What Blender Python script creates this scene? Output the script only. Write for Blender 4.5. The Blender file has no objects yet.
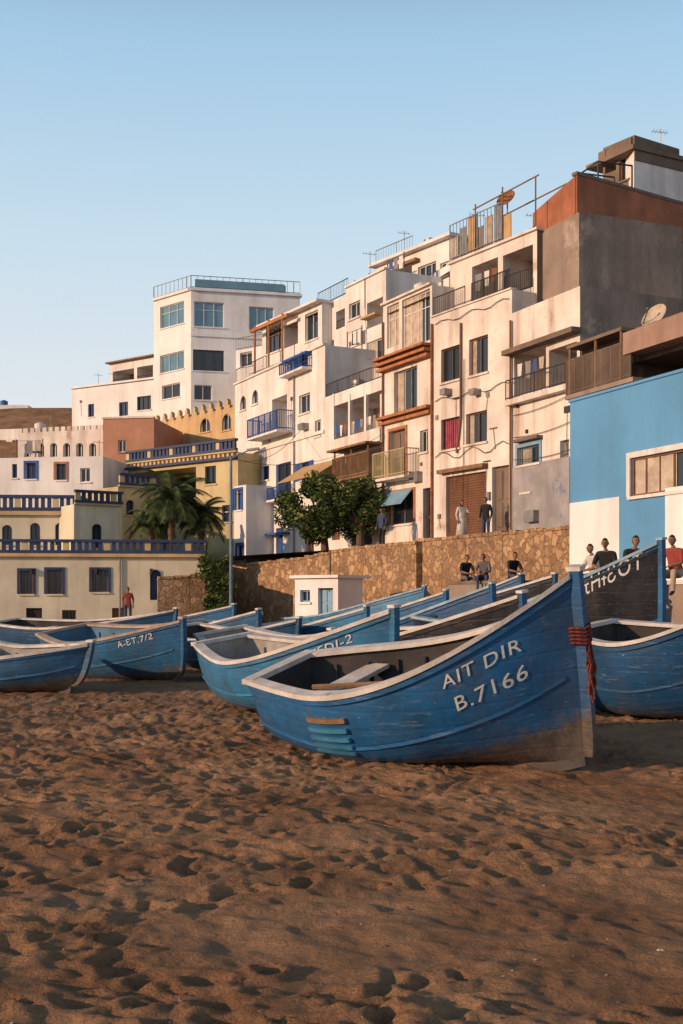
import bpy, math, random
import numpy as np
from mathutils import Vector, Matrix
random.seed(7); rng=np.random.default_rng(7)
S=bpy.context.scene
F=1200.0; CX=341.5; HY=600.0; EYE=1.6
def P(px,d): return Vector(((px-CX)/F*d, d))
def Zp(py,d): return EYE+(HY-py)/F*d
COL=bpy.context.collection
# ---------------- materials ----------------
MATS={}
def mk(name,col,rough=.85,var=.2,scale=1.0,bump=.3,streak=0.0,streakcol=(.16,.1,.06),metal=0,patch=None,patchamt=.5,bscale=None,spec=.3):
    if name in MATS: return MATS[name]
    m=bpy.data.materials.new(name); m.use_nodes=True; nt=m.node_tree; N=nt.nodes; Lk=nt.links
    b=N['Principled BSDF']; b.inputs['Roughness'].default_value=rough; b.inputs['Metallic'].default_value=metal
    b.inputs['Specular IOR Level'].default_value=spec
    tc=N.new('ShaderNodeTexCoord')
    def noise(sc,det=6,mp=None,ro=.6):
        n=N.new('ShaderNodeTexNoise'); n.inputs['Scale'].default_value=sc; n.inputs['Detail'].default_value=det; n.inputs['Roughness'].default_value=ro
        if mp:
            k=N.new('ShaderNodeMapping'); k.inputs['Scale'].default_value=mp; Lk.new(tc.outputs['Object'],k.inputs[0]); Lk.new(k.outputs[0],n.inputs['Vector'])
        else: Lk.new(tc.outputs['Object'],n.inputs['Vector'])
        return n
    def ramp(src,a,c):
        r=N.new('ShaderNodeMapRange'); r.inputs[1].default_value=a; r.inputs[2].default_value=c; r.clamp=True
        Lk.new(src,r.inputs[0]); return r.outputs[0]
    def mix(f,a,c):
        x=N.new('ShaderNodeMix'); x.data_type='RGBA'
        if isinstance(f,float): x.inputs[0].default_value=f
        else: Lk.new(f,x.inputs[0])
        for i,v in ((6,a),(7,c)):
            if isinstance(v,tuple): x.inputs[i].default_value=(*v,1)
            else: Lk.new(v,x.inputs[i])
        return x.outputs[2]
    c2=tuple(max(0,v*(1-var)) for v in col); c1=tuple(min(1,v*(1+var*.35)) for v in col)
    n1=noise(scale)
    c=mix(ramp(n1.outputs[0],.35,.65),c2,c1)
    if patch:
        n3=noise(scale*.45,8,None,.7); c=mix(ramp(n3.outputs[0],.5+.2*(1-patchamt),.54+.2*(1-patchamt)),c,patch)
    if streak>0:
        n2=noise(scale*1.6,5,(1.4,1.4,.14)); r=ramp(n2.outputs[0],.48,.76)
        mm=N.new('ShaderNodeMath'); mm.operation='MULTIPLY'; mm.inputs[1].default_value=streak; Lk.new(r,mm.inputs[0])
        c=mix(mm.outputs[0],c,streakcol)
        n4=noise(scale*5,9,None,.75); r=ramp(n4.outputs[0],.6,.68)
        mm=N.new('ShaderNodeMath'); mm.operation='MULTIPLY'; mm.inputs[1].default_value=streak*.7; Lk.new(r,mm.inputs[0])
        c=mix(mm.outputs[0],c,streakcol)
    Lk.new(c,b.inputs['Base Color'])
    if bump>0:
        nb=noise(bscale or scale*9,8); bp=N.new('ShaderNodeBump'); bp.inputs['Strength'].default_value=bump; bp.inputs['Distance'].default_value=.03
        Lk.new(nb.outputs[0],bp.inputs['Height']); Lk.new(bp.outputs[0],b.inputs['Normal'])
    MATS[name]=m; return m
WH=mk('white_plaster',(.78,.74,.71),.9,.16,.7,.35,.55,(.36,.27,.21))
WH2=mk('cool_white_plaster',(.78,.77,.77),.9,.12,.5,.25,.4,(.4,.35,.31))
WH3=mk('old_white_plaster',(.74,.67,.61),.92,.22,.6,.5,.75,(.28,.19,.14),patch=(.5,.38,.3),patchamt=.5)
CREAM=mk('cream_plaster',(.66,.61,.47),.9,.15,.6,.3,.45,(.3,.25,.17))
YEL=mk('ochre_plaster',(.6,.42,.22),.9,.2,.6,.3,.4,(.25,.15,.08))
OLV=mk('yellow_plaster',(.55,.46,.26),.9,.2,.6,.3,.4,(.2,.15,.08))
PEACH=mk('peach_plaster',(.5,.26,.17),.9,.2,.5,.3,.4,(.3,.15,.1))
DPINK=mk('dusty_pink_render',(.36,.24,.19),.9,.2,.8,.3,.5,(.2,.12,.09))
CONC=mk('bare_concrete',(.3,.235,.195),.95,.3,.5,.6,.6,(.13,.1,.08),patch=(.4,.32,.27),patchamt=.5)
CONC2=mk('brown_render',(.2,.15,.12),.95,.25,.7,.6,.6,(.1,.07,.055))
GREYP=mk('grey_blue_render',(.33,.32,.33),.95,.25,1.2,.5,.4,(.2,.15,.13),patch=(.17,.2,.3),patchamt=.6)
RED=mk('red_brick_render',(.4,.15,.08),.92,.3,.8,.6,.5,(.18,.09,.06))
ORAN=mk('orange_tile',(.42,.18,.08),.8,.35,3,.5)
BLUEP=mk('blue_plaster',(.11,.31,.55),.85,.12,.5,.3,.25,(.08,.17,.3))
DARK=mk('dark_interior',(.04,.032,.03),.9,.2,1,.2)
GLASS=mk('window_glass',(.022,.03,.04),.08,.1,1,0,spec=.5)
BGLASS=mk('blue_window_glass',(.1,.22,.3),.06,.2,1,0,spec=.8)
BLUE=mk('blue_paint',(.03,.1,.33),.6,.25,2,.2)
NAVY=mk('navy_paint',(.035,.055,.13),.6,.25,2,.2)
LBLUE=mk('light_blue_paint',(.2,.36,.5),.6,.2,2,.2)
BRN=mk('brown_metal',(.19,.095,.055),.6,.25,1.5,.2,.4)
WOOD=mk('weathered_wood',(.25,.15,.085),.85,.35,3,.4)
METAL=mk('grey_metal',(.3,.29,.28),.5,.3,3,.1,metal=.5)
DMET=mk('dark_metal',(.05,.045,.045),.6,.3,3,.1)
WPAINT=mk('white_paint',(.72,.69,.66),.6,.15,3,.1,.3)
PINK=mk('pink_cloth',(.4,.08,.12),.9,.3,3,.2)
CURT=mk('pale_cloth',(.5,.42,.33),.9,.3,3,.2)
TAN=mk('tan_canvas',(.5,.33,.17),.9,.2,2,.2)
PAVE=mk('paving',(.3,.25,.2),.95,.2,1.5,.4)
RUST=mk('rust',(.28,.12,.06),.9,.4,5,.4)
TANKM=mk('blue_plastic',(.04,.13,.35),.5,.2,3,.1)
CG0=mk('grey_laundry',(.25,.24,.25),.9,.2,3,.2)
def stone_mat():
    m=bpy.data.materials.new('rubble_stone'); m.use_nodes=True; nt=m.node_tree; N=nt.nodes; L=nt.links; b=N['Principled BSDF']; b.inputs['Roughness'].default_value=.95
    tc=N.new('ShaderNodeTexCoord'); v=N.new('ShaderNodeTexVoronoi'); v.feature='DISTANCE_TO_EDGE'; v.inputs['Scale'].default_value=4.2
    v2=N.new('ShaderNodeTexVoronoi'); v2.inputs['Scale'].default_value=4.2
    n=N.new('ShaderNodeTexNoise'); n.inputs['Scale'].default_value=3.5; n.inputs['Detail'].default_value=8
    ad=N.new('ShaderNodeMix'); ad.data_type='VECTOR'; ad.inputs[0].default_value=.3
    L.new(tc.outputs['Object'],n.inputs['Vector']); L.new(tc.outputs['Object'],ad.inputs[4]); L.new(n.outputs['Color'],ad.inputs[5])
    for q in (v,v2): L.new(ad.outputs[1],q.inputs['Vector'])
    r=N.new('ShaderNodeValToRGB'); r.color_ramp.elements[0].color=(.24,.14,.075,1); r.color_ramp.elements[1].color=(.52,.34,.19,1)
    e=r.color_ramp.elements.new(.5); e.color=(.39,.245,.13,1)
    s=N.new('ShaderNodeSeparateColor'); L.new(v2.outputs['Color'],s.inputs[0]); L.new(s.outputs[0],r.inputs[0])
    mr=N.new('ShaderNodeMapRange'); mr.inputs[1].default_value=0; mr.inputs[2].default_value=.09; L.new(v.outputs['Distance'],mr.inputs[0])
    x=N.new('ShaderNodeMix'); x.data_type='RGBA'; L.new(mr.outputs[0],x.inputs[0]); x.inputs[6].default_value=(.28,.18,.11,1); L.new(r.outputs[0],x.inputs[7])
    n5=N.new('ShaderNodeTexNoise'); n5.inputs['Scale'].default_value=.5; n5.inputs['Detail'].default_value=6; L.new(tc.outputs['Object'],n5.inputs['Vector'])
    m5=N.new('ShaderNodeMapRange'); m5.inputs[1].default_value=.48; m5.inputs[2].default_value=.68; m5.inputs[4].default_value=.5; L.new(n5.outputs[0],m5.inputs[0])
    y=N.new('ShaderNodeMix'); y.data_type='RGBA'; L.new(m5.outputs[0],y.inputs[0]); L.new(x.outputs[2],y.inputs[6]); y.inputs[7].default_value=(.16,.1,.07,1); L.new(y.outputs[2],b.inputs['Base Color'])
    bp=N.new('ShaderNodeBump'); bp.inputs['Strength'].default_value=.8; bp.inputs['Distance'].default_value=.05; L.new(mr.outputs[0],bp.inputs['Height'])
    n6=N.new('ShaderNodeTexNoise'); n6.inputs['Scale'].default_value=9; n6.inputs['Detail'].default_value=6; L.new(tc.outputs['Object'],n6.inputs['Vector'])
    bp2=N.new('ShaderNodeBump'); bp2.inputs['Strength'].default_value=.8; bp2.inputs['Distance'].default_value=.05; L.new(n6.outputs[0],bp2.inputs['Height']); L.new(bp.outputs[0],bp2.inputs['Normal']); L.new(bp2.outputs[0],b.inputs['Normal'])
    return m
STONE=stone_mat()
# ---------------- mesh accumulator ----------------
class Ob:
    def __init__(s,name): s.name=name; s.parts={}
    def _p(s,part,mat):
        return s.parts.setdefault((part,mat.name),([],[],mat))
    def poly(s,part,mat,pts):
        v,f,_=s._p(part,mat); n=len(v); v.extend([tuple(p) for p in pts]); f.append(tuple(range(n,n+len(pts))))
    def box(s,part,mat,O,a,b,c):
        v,f,_=s._p(part,mat); n=len(v); O=Vector(O);a=Vector(a);b=Vector(b);c=Vector(c)
        for k in (0,1):
            for j in (0,1):
                for i in (0,1): v.append(tuple(O+a*i+b*j+c*k))
        for q in ((0,2,3,1),(4,5,7,6),(0,1,5,4),(2,6,7,3),(0,4,6,2),(1,3,7,5)): f.append(tuple(n+i for i in q))
    def cyl(s,part,mat,p,q,r0,r1=None,seg=7):
        r1=r0 if r1 is None else r1
        v,f,_=s._p(part,mat); n=len(v); p=Vector(p);q=Vector(q); d=(q-p).normalized()
        a=d.orthogonal().normalized(); b=d.cross(a)
        for (c,r) in ((p,r0),(q,r1)):
            for i in range(seg):
                t=2*math.pi*i/seg; v.append(tuple(c+(a*math.cos(t)+b*math.sin(t))*r))
        for i in range(seg):
            j=(i+1)%seg; f.append((n+i,n+j,n+seg+j,n+seg+i))
        f.append(tuple(n+i for i in range(seg))[::-1]); f.append(tuple(n+seg+i for i in range(seg)))
    def done(s,smooth=False,mw=None):
        e=bpy.data.objects.new(s.name,None); e.empty_display_size=.3; COL.objects.link(e)
        if mw: e.matrix_world=mw
        for (part,mn),(v,f,mat) in s.parts.items():
            me=bpy.data.meshes.new(part); me.from_pydata(v,[],f); me.materials.append(mat); me.validate()
            if smooth is True or (smooth and part in smooth):
                for p in me.polygons: p.use_smooth=True
            o=bpy.data.objects.new(part,me); COL.objects.link(o); o.parent=e
        return e
def V3(p,z): return Vector((p[0],p[1],z))
class Wall:
    """facade between plan points A (left) and B (right), outward normal towards the beach"""
    def __init__(s,A,B):
        s.A=Vector(A); s.B=Vector(B); d=s.B-s.A; s.W=d.length; s.u=d/s.W; s.n=Vector((s.u.y,-s.u.x))
    def U(s,px):
        k=(px-CX)/F; return (k*s.A.y-s.A.x)/(s.u.x-k*s.u.y)
    def D(s,px): return (s.A+s.u*s.U(px)).y
    def Z(s,px,py): return Zp(py,s.D(px))
    def pt(s,u,z,o=0): q=s.A+s.u*u+s.n*o; return Vector((q.x,q.y,z))
    def rect(s,x0,y0,x1,y1):
        m=(x0+x1)/2; return s.U(x0),s.U(x1),s.Z(m,y1),s.Z(m,y0)
def wbox(ob,part,mat,w,u0,u1,z0,z1,o0,o1):
    n3=Vector((w.n.x,w.n.y,0)); u3=Vector((w.u.x,w.u.y,0))
    ob.box(part,mat,w.pt(u0,z0,o0),u3*(u1-u0),n3*(o1-o0),Vector((0,0,z1-z0)))
def wall_grid(ob,part,mat,w,z0,z1,ops,u0=0,u1=None):
    u1=w.W if u1 is None else u1
    us=sorted(set([u0,u1]+[v for o in ops for v in (o[0],o[1])])); zs=sorted(set([z0,z1]+[v for o in ops for v in (o[2],o[3])]))
    for i in range(len(us)-1):
        for j in range(len(zs)-1):
            cu=(us[i]+us[i+1])/2; cz=(zs[j]+zs[j+1])/2
            if any(o[0]<cu<o[1] and o[2]<cz<o[3] for o in ops): continue
            ob.poly(part,mat,[w.pt(us[i],zs[j]),w.pt(us[i+1],zs[j]),w.pt(us[i+1],zs[j+1]),w.pt(us[i],zs[j+1])])
def rail(ob,part,mat,p,q,z,h,sp=.16,r=.012,top=.03):
    p=Vector(p);q=Vector(q); L=(q-p).length; n=max(1,int(L/sp))
    for hh in (h,h*.1): ob.cyl(part,mat,V3(p,z+hh),V3(q,z+hh),top,seg=5)
    for i in range(n+1):
        c=p.lerp(q,i/n); ob.cyl(part,mat,V3(c,z),V3(c,z+h),r*(2 if i%8==0 else 1),seg=4)
def opening(ob,w,o,kind,mat,opt):
    u0,u1,z0,z1=o; dp=opt.get('dp',.2)
    if kind=='open': dp=opt.get('dp',1.6)
    rm=mat
    for a,b in (((u0,z0),(u1,z0)),((u1,z0),(u1,z1)),((u1,z1),(u0,z1)),((u0,z1),(u0,z0))):
        ob.poly('reveals',rm,[w.pt(a[0],a[1]),w.pt(b[0],b[1]),w.pt(b[0],b[1],-dp),w.pt(a[0],a[1],-dp)])
    fr=opt.get('fr',WPAINT); ft=.06
    back=opt.get('back')
    if kind=='open':
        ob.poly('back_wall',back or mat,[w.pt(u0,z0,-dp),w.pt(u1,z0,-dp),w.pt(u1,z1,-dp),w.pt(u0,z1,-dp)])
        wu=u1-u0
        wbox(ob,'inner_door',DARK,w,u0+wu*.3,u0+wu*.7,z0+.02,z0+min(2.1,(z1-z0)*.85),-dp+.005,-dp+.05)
        if opt.get('rail'): rail(ob,'railing',opt.get('railmat',DMET),(w.A+w.u*u0-w.n*.08),(w.A+w.u*u1-w.n*.08),z0,min(1,(z1-z0)*.5),.13)
        if opt.get('wash'):
            ob.cyl('washing_line',DMET,w.pt(u0,z0+1.3,-.1),w.pt(u1,z0+1.3,-.1),.01,seg=4); k=u0+.1
            while k<u1-.4:
                ww=random.uniform(.25,.5); hh=random.uniform(.4,.8); m_=random.choice([CURT,CG0,WPAINT,BLUE,RUST])
                ob.poly('laundry',m_,[w.pt(k,z0+1.3,-.09),w.pt(k+ww,z0+1.3,-.11),w.pt(k+ww,z0+1.3-hh,-.06),w.pt(k+.03,z0+1.3-hh*.93,-.1)]); k+=ww+random.uniform(.05,.3)
        return
    g=opt.get('glass',GLASS)
    if kind in('win','french'):
        ob.poly('glass',g,[w.pt(u0,z0,-dp),w.pt(u1,z0,-dp),w.pt(u1,z1,-dp),w.pt(u0,z1,-dp)])
        for a,b,c,d in ((u0,u0+ft,z0,z1),(u1-ft,u1,z0,z1),(u0+ft,u1-ft,z0,z0+ft),(u0+ft,u1-ft,z1-ft,z1)):
            wbox(ob,'window_frame',fr,w,a,b,c,d,-dp+.004,-dp+.07)
        nm=opt.get('m',2)
        for i in range(1,nm):
            c=u0+(u1-u0)*i/nm; wbox(ob,'mullion',fr,w,c-.025,c+.025,z0+ft,z1-ft,-dp+.003,-dp+.06)
        if opt.get('t'): 
            c=z0+(z1-z0)*.68; wbox(ob,'transom',fr,w,u0+ft,u1-ft,c-.02,c+.02,-dp+.005,-dp+.055)
        if opt.get('curt'):
            cw=(u1-u0)*opt.get('cw',.45); n=8
            for i in range(n):
                a=u0+ft+cw*i/n; b=u0+ft+cw*(i+1)/n; b=min(b,u1-ft)
                ob.poly('curtain',opt['curt'],[w.pt(a,z0+ft,-dp+.012+.03*(i%2)),w.pt(b,z0+ft,-dp+.012+.03*((i+1)%2)),w.pt(b,z1-ft,-dp+.012+.03*((i+1)%2)),w.pt(a,z1-ft,-dp+.012+.03*(i%2))])
        if not opt.get('nosill'): wbox(ob,'sill',opt.get('sill',mat),w,u0-.08,u1+.08,z0-.09,z0-.003,-.05,.09)
        if opt.get('bars'):
            n=int((u1-u0)/.14)
            for i in range(1,n): ob.cyl('window_bars',DMET,w.pt(u0+(u1-u0)*i/n,z0,-.05),w.pt(u0+(u1-u0)*i/n,z1,-.05),.012,seg=4)
        if opt.get('shut'):
            sm=opt['shut']; sw=(u1-u0)*.5
            for a in (u0-sw-.02,u1+.02):
                wbox(ob,'shutter',sm,w,a,a+sw,z0,z1,.004,.045)
                for k in range(6): wbox(ob,'louvre',sm,w,a+.06,a+sw-.06,z0+.08+(z1-z0-.16)*k/6,z0+.1+(z1-z0-.16)*(k+.6)/6,.045,.06)
    elif kind in('door','roller'):
        dm=opt.get('dm',BRN)
        if kind=='roller':
            n=int((z1-z0)/.11)
            for i in range(n):
                a=z0+(z1-z0)*i/n;b=z0+(z1-z0)*(i+1)/n; mz=(a+b)/2
                ob.poly('roller_shutter',dm,[w.pt(u0,a,-dp),w.pt(u1,a,-dp),w.pt(u1,mz,-dp+.04),w.pt(u0,mz,-dp+.04)])
                ob.poly('roller_shutter',dm,[w.pt(u0,mz,-dp+.04),w.pt(u1,mz,-dp+.04),w.pt(u1,b,-dp),w.pt(u0,b,-dp)])
        else:
            ob.poly('door',dm,[w.pt(u0,z0,-dp),w.pt(u1,z0,-dp),w.pt(u1,z1,-dp),w.pt(u0,z1,-dp)])
            m=(u0+u1)/2
            for a,b in ((u0+.06,m-.03),(m+.03,u1-.06)):
                for c,d in ((.08,.45),(.5,.93)):
                    wbox(ob,'door_panel',dm,w,a+.04,b-.04,z0+(z1-z0)*c,z0+(z1-z0)*d,-dp+.004,-dp+.035)
            wbox(ob,'door_handle',METAL,w,m+.03,m+.07,z0+1.0,z0+1.05,-dp+.036,-dp+.09)
    if opt.get('arch'):
        r=(u1-u0)/2; mu=(u0+u1)/2; n=6; zc=z1-r
        for sgn,cu in ((-1,u0),(1,u1)):
            pts=[w.pt(cu,z1,-.01)]
            for i in range(n+1):
                t=math.pi/2*i/n; pts.append(w.pt(mu+sgn*r*math.cos(t),zc+r*math.sin(t),-.01))
            ob.poly('arch',mat,pts)
    if opt.get('sur'):
        sm=opt['sur']; t=opt.get('st',.14)
        for a,b,c,d in ((u0-t,u0-.003,z0,z1+t),(u1+.003,u1+t,z0,z1+t),(u0,u1,z1+.003,z1+t)): wbox(ob,'surround',sm,w,a,b,c,d,.003,.05)
def house(name,A,B,z0,z1,D,mat,ops=(),par=.45,sidemat=None,bands=(),lops=(),rops=(),extra=None,flush=True,roof=None,canted=0,clutter=0,det=0):
    ob=Ob(name); w=Wall(A,B); n=w.n
    A2=w.A-n*D+w.u*canted; B2=w.B-n*D
    wl=Wall(A2,w.A); wr=Wall(w.B,B2); wb=Wall(B2,A2); rects=[]
    for ww,oo in ((w,ops),(wl,lops),(wr,rops),(wb,())):
        rr=[]
        for o in oo:
            u0,u1,a,b=ww.rect(*o[:4])
            if u0>u1: u0,u1=u1,u0
            u0=max(.12,u0);u1=min(ww.W-.12,u1);a=max(z0+.05,a);b=min(z1-.12,b)
            if u1-u0>.1 and b-a>.1: rr.append(((u0,u1,a,b),o[4],o[5] if len(o)>5 else {}))
        wall_grid(ob,'walls',(sidemat or mat) if ww in (wr,) else mat,ww,z0,z1,[r[0] for r in rr])
        if ww is w: rects=[r[0] for r in rr]
        for r,k,op in rr: opening(ob,ww,r,k,mat,op)
    zr=z1-par
    ob.poly('roof',roof or PAVE,[V3(w.A,zr),V3(w.B,zr),V3(B2,zr),V3(A2,zr)])
    for ww in (w,wl,wr,wb):
        t=.2
        ob.poly('parapet',mat,[ww.pt(0,z1),ww.pt(ww.W,z1),ww.pt(ww.W-t,z1,-t),ww.pt(t,z1,-t)])
        ob.poly('parapet',mat,[ww.pt(t,z1,-t),ww.pt(ww.W-t,z1,-t),ww.pt(ww.W-t,zr,-t),ww.pt(t,zr,-t)])
    rs=random.Random(int(abs(w.A.x*100)+z1*10))
    for k in range(det):
        for tr in range(12):
            u=rs.uniform(.3,w.W-.7); z=rs.uniform(max(z0,4.5),z1-.8); sx_,sz_=rs.choice([(.2,.2),(.15,.15),(.35,.25),(.7,.45),(.05,1.6),(.5,.04)])
            if all(u+sx_+.15<r[0] or u-.15>r[1] or z+sz_+.15<r[2] or z-.15>r[3] for r in rects):
                m_=rs.choice([METAL,CONC2,DMET]) if sx_<.6 else METAL
                wbox(ob,'wall_fitting',m_,w,u,u+sx_,z,z+sz_,.004,.3 if sx_>.6 else .06)
                if rs.random()<.5: ob.cyl('cable',DMET,w.pt(u+sx_/2,z,.03),w.pt(u+sx_/2+rs.uniform(-.2,.2),z-rs.uniform(.4,1.5),.03),.012,seg=4)
                break
    for k in range(clutter):
        u=rs.uniform(.8,max(1,w.W-1)); o=-rs.uniform(.8,min(3,D-.6)); c=w.pt(u,zr,o); t=rs.random()
        if t<.3: tank(ob,c,rs.uniform(.3,.45),rs.uniform(.8,1.2),rs.choice([METAL,TANKM,WPAINT]))
        elif t<.55: antenna(ob,c,rs.uniform(1.6,2.4))
        elif t<.75: wbox(ob,'chimney',mat,w,u,u+.5,zr,zr+1.1,o-.5,o); wbox(ob,'chimney_cap',CONC2,w,u-.08,u+.58,zr+1.1,zr+1.2,o-.58,o+.08)
        else:
            p1=w.pt(u,zr,o);p2=w.pt(min(w.W-.3,u+1.8),zr,o)
            for q in (p1,p2): ob.cyl('line_post',WOOD,q,q+Vector((0,0,1.9)),.035,seg=5)
            ob.cyl('washing_line',DMET,p1+Vector((0,0,1.8)),p2+Vector((0,0,1.75)),.012,seg=4)
            for j in range(3):
                a=p1.lerp(p2,.1+.3*j)+Vector((0,0,1.78)); b=p1.lerp(p2,.32+.3*j)+Vector((0,0,1.78)); h=Vector((0,0,rs.uniform(.5,.9)))
                ob.poly('laundry',rs.choice([CURT,CG0,WPAINT,BLUE]),[a,b,b-h,a-h*.95])
    ob.w=w; ob.wl=wl; ob.wr=wr
    if extra: extra(ob,w)
    if flush: ob.done()
    return ob
def balcony(ob,w,x0,y,x1,h,proud=.9,rm=BLUE,slabm=WH,slab=.12):
    m=(x0+x1)/2; z=w.Z(m,y); hz=h/F*w.D(m); u0=w.U(x0);u1=w.U(x1)
    wbox(ob,'balcony_slab',slabm,w,u0,u1,z-slab,z,.003,proud)
    a=w.A+w.u*u0+w.n*.01; b=w.A+w.u*(u0+.03)+w.n*(proud-.05); c=w.A+w.u*(u1-.03)+w.n*(proud-.05); d=w.A+w.u*u1+w.n*.01
    rail(ob,'balcony_rail',rm,b,c,z,hz,.11,.018); rail(ob,'balcony_rail',rm,a,b,z,hz,.13,.018); rail(ob,'balcony_rail',rm,d,c,z,hz,.13,.018)
def balustrade(ob,w,u0,u1,z,h,mat=NAVY,post=OLV,off=.0):
    wbox(ob,'balustrade_plinth',post,w,u0,u1,z,z+.12*h,off+.003,off+.2)
    wbox(ob,'balustrade_base',mat,w,u0,u1,z+.12*h,z+.3*h,off,off+.24)
    wbox(ob,'balustrade_top',mat,w,u0,u1,z+h*.82,z+h,off-.02,off+.26)
    n=max(2,int((u1-u0)/.34))
    for i in range(n):
        u=u0+(u1-u0)*(i+.5)/n
        wbox(ob,'baluster',mat if i%6 else post,w,u-(.1 if i%6 else .15),u+(.1 if i%6 else .15),z+h*.3,z+h*.82,off+.04,off+.18)
def antenna(ob,p,h=2):
    p=Vector(p); ob.cyl('antenna',METAL,p,p+Vector((0,0,h)),.02,seg=5)
    for i in range(5):
        z=h-.1-.02*i; ob.cyl('antenna',METAL,p+Vector((-.35+.15*i,-.25,z)),p+Vector((-.35+.15*i,.25,z)),.01,seg=4)
    ob.cyl('antenna',METAL,p+Vector((-.4,0,h-.12)),p+Vector((.35,0,h-.2)),.012,seg=4)
def dish(name,p,r,az,mat=RUST,h=.7):
    ob=Ob(name); p=Vector(p); f=Vector((math.cos(az)*.85,math.sin(az)*.85,.5)).normalized(); a=f.orthogonal().normalized(); b=f.cross(a)
    c=p+Vector((0,0,h)); rings=5; seg=20; prev=None
    for i in range(rings+1):
        rr=r*i/rings; dpt=.28*r*(i/rings)**2
        ring=[c+f*dpt+(a*math.cos(2*math.pi*k/seg)+b*math.sin(2*math.pi*k/seg))*max(rr,.005) for k in range(seg)]
        if prev:
            for k in range(seg): ob.poly('reflector',mat,[prev[k],prev[(k+1)%seg],ring[(k+1)%seg],ring[k]])
        prev=ring
    ob.cyl('feed_arm',DMET,c-b*r*.9+f*.25*r,c+f*r*.95,.02); ob.cyl('feed_horn',METAL,c+f*r*.9,c+f*r*1.08,.05)
    ob.cyl('mast',METAL,p,c-f*.03,.035); ob.cyl('base_plate',METAL,p,p+Vector((0,0,.03)),.16)
    ob.done()
def tank(ob,p,r=.45,h=1.0,m=None):
    p=Vector(p); ob.cyl('water_tank',m or METAL,p,p+Vector((0,0,h)),r,seg=14); ob.cyl('water_tank',m or METAL,p+Vector((0,0,h)),p+Vector((0,0,h+.12)),r*.9,r*.3,seg=14)
# ---------------- ground ----------------
tabs={}
def vn(x,y,seed=0):
    if seed not in tabs: tabs[seed]=np.random.default_rng(seed).random((256,256))
    T=tabs[seed]; xi=np.floor(x).astype(int); yi=np.floor(y).astype(int); fx=x-xi; fy=y-yi
    fx=fx*fx*(3-2*fx); fy=fy*fy*(3-2*fy); g=lambda a,b:T[a&255,b&255]
    return (g(xi,yi)*(1-fx)+g(xi+1,yi)*fx)*(1-fy)+(g(xi,yi+1)*(1-fx)+g(xi+1,yi+1)*fx)*fy-.5
def grow(start,step,ratio,end):
    out=[start]; s=step
    while out[-1]<end: s*=ratio; out.append(out[-1]+s)
    return out
xs=np.arange(-5.5,6.0,.026); xs=np.concatenate([-np.array(grow(5.5,.026,1.05,3500))[::-1][:-1],xs,np.array(grow(xs[-1],.026,1.05,3500))[1:]])
ys=np.arange(3.2,13,.024); ys=np.concatenate([np.array([-3000,-600,-100,-30,-10,-3,0,1.5,2.5]),ys,np.array(grow(ys[-1],.028,1.013,90))[1:]]); ys=np.concatenate([ys,np.array(grow(ys[-1],1.3,1.1,4000))[1:]])
X,Y=np.meshgrid(xs,ys)
wx=X+.25*vn(X*1.3,Y*1.3,21)+.06*vn(X*6,Y*6,23); wy=Y+.25*vn(X*1.3,Y*1.3,22)+.06*vn(X*6,Y*6,24)
rid=lambda sc,s:.5-np.abs(vn(wx*sc,wy*sc,s))*2
near=np.clip((Y-3)/8,.62,1)
Zg=.08*vn(X*.35,Y*.35,1)+.055*vn(wx*1.1,wy*1.1,2)+near*(.048*vn(wx*2.6,wy*2.6,3)+.04*vn(wx*5.0,wy*5.0,4)+.02*rid(4.5,14)+.014*rid(8.5,15))+.022*vn(wx*9.5,wy*9.5,5)+.013*vn(wx*19,wy*19,6)
churn=np.exp(-((Y-13.8)/4)**2)*np.clip(.5-X*.12,.0,1)
Zg+=churn*(.07*vn(wx*3.3,wy*3.3,31)+.05*vn(wx*7,wy*7,32))
fade=np.clip((60-Y)/30,0,1)*np.clip((Y-1)/2,0,1); Zg*=fade
fp=np.zeros_like(X)
for k in range(5600):
    cx=rng.uniform(-5.5,6); cy=3.3+rng.random()**1.1*17
    if vn(np.array(cx*.5),np.array(cy*.5),40)<-.22: continue
    a=rng.uniform(0,math.pi); L=rng.uniform(.045,.13); Wd=L*rng.uniform(.4,.8); dp=rng.uniform(.008,.03)
    i0,i1=np.searchsorted(xs,[cx-.35,cx+.35]); j0,j1=np.searchsorted(ys,[cy-.35,cy+.35])
    if i1<=i0 or j1<=j0: continue
    dx=wx[j0:j1,i0:i1]-cx; dy=wy[j0:j1,i0:i1]-cy; u=dx*math.cos(a)+dy*math.sin(a); v=-dx*math.sin(a)+dy*math.cos(a)
    r=np.sqrt((u/L)**2+(v/Wd)**2); fp[j0:j1,i0:i1]+= -dp*np.exp(-(r**2.2))+dp*.55*np.exp(-((r-1.5)/.4)**2)
Zg+=np.clip(fp,-.042,.035)
Zg-=.02
s1=(X-8.76+.5*(Y-45))/1.118
hill=np.clip((s1-9)*.5,0,None)*(Y>38)
hill2=np.clip((Y-78)*.42,0,None)
cap=20+5*vn(X*.03,Y*.03,9)
H=np.minimum(np.maximum(hill,hill2),cap)+np.clip((Y-125)*.05,0,5.5)*np.clip((260-Y)/60,0,1)*(X<10)*(1+.5*vn(X*.1,Y*.1,12))
Zg=Zg+H
nv=X.size; V=np.stack([X.ravel(),Y.ravel(),Zg.ravel()],1); nx=len(xs); ny=len(ys)
idx=np.arange(nv).reshape(ny,nx); Fq=np.stack([idx[:-1,:-1].ravel(),idx[:-1,1:].ravel(),idx[1:,1:].ravel(),idx[1:,:-1].ravel()],1)
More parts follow.
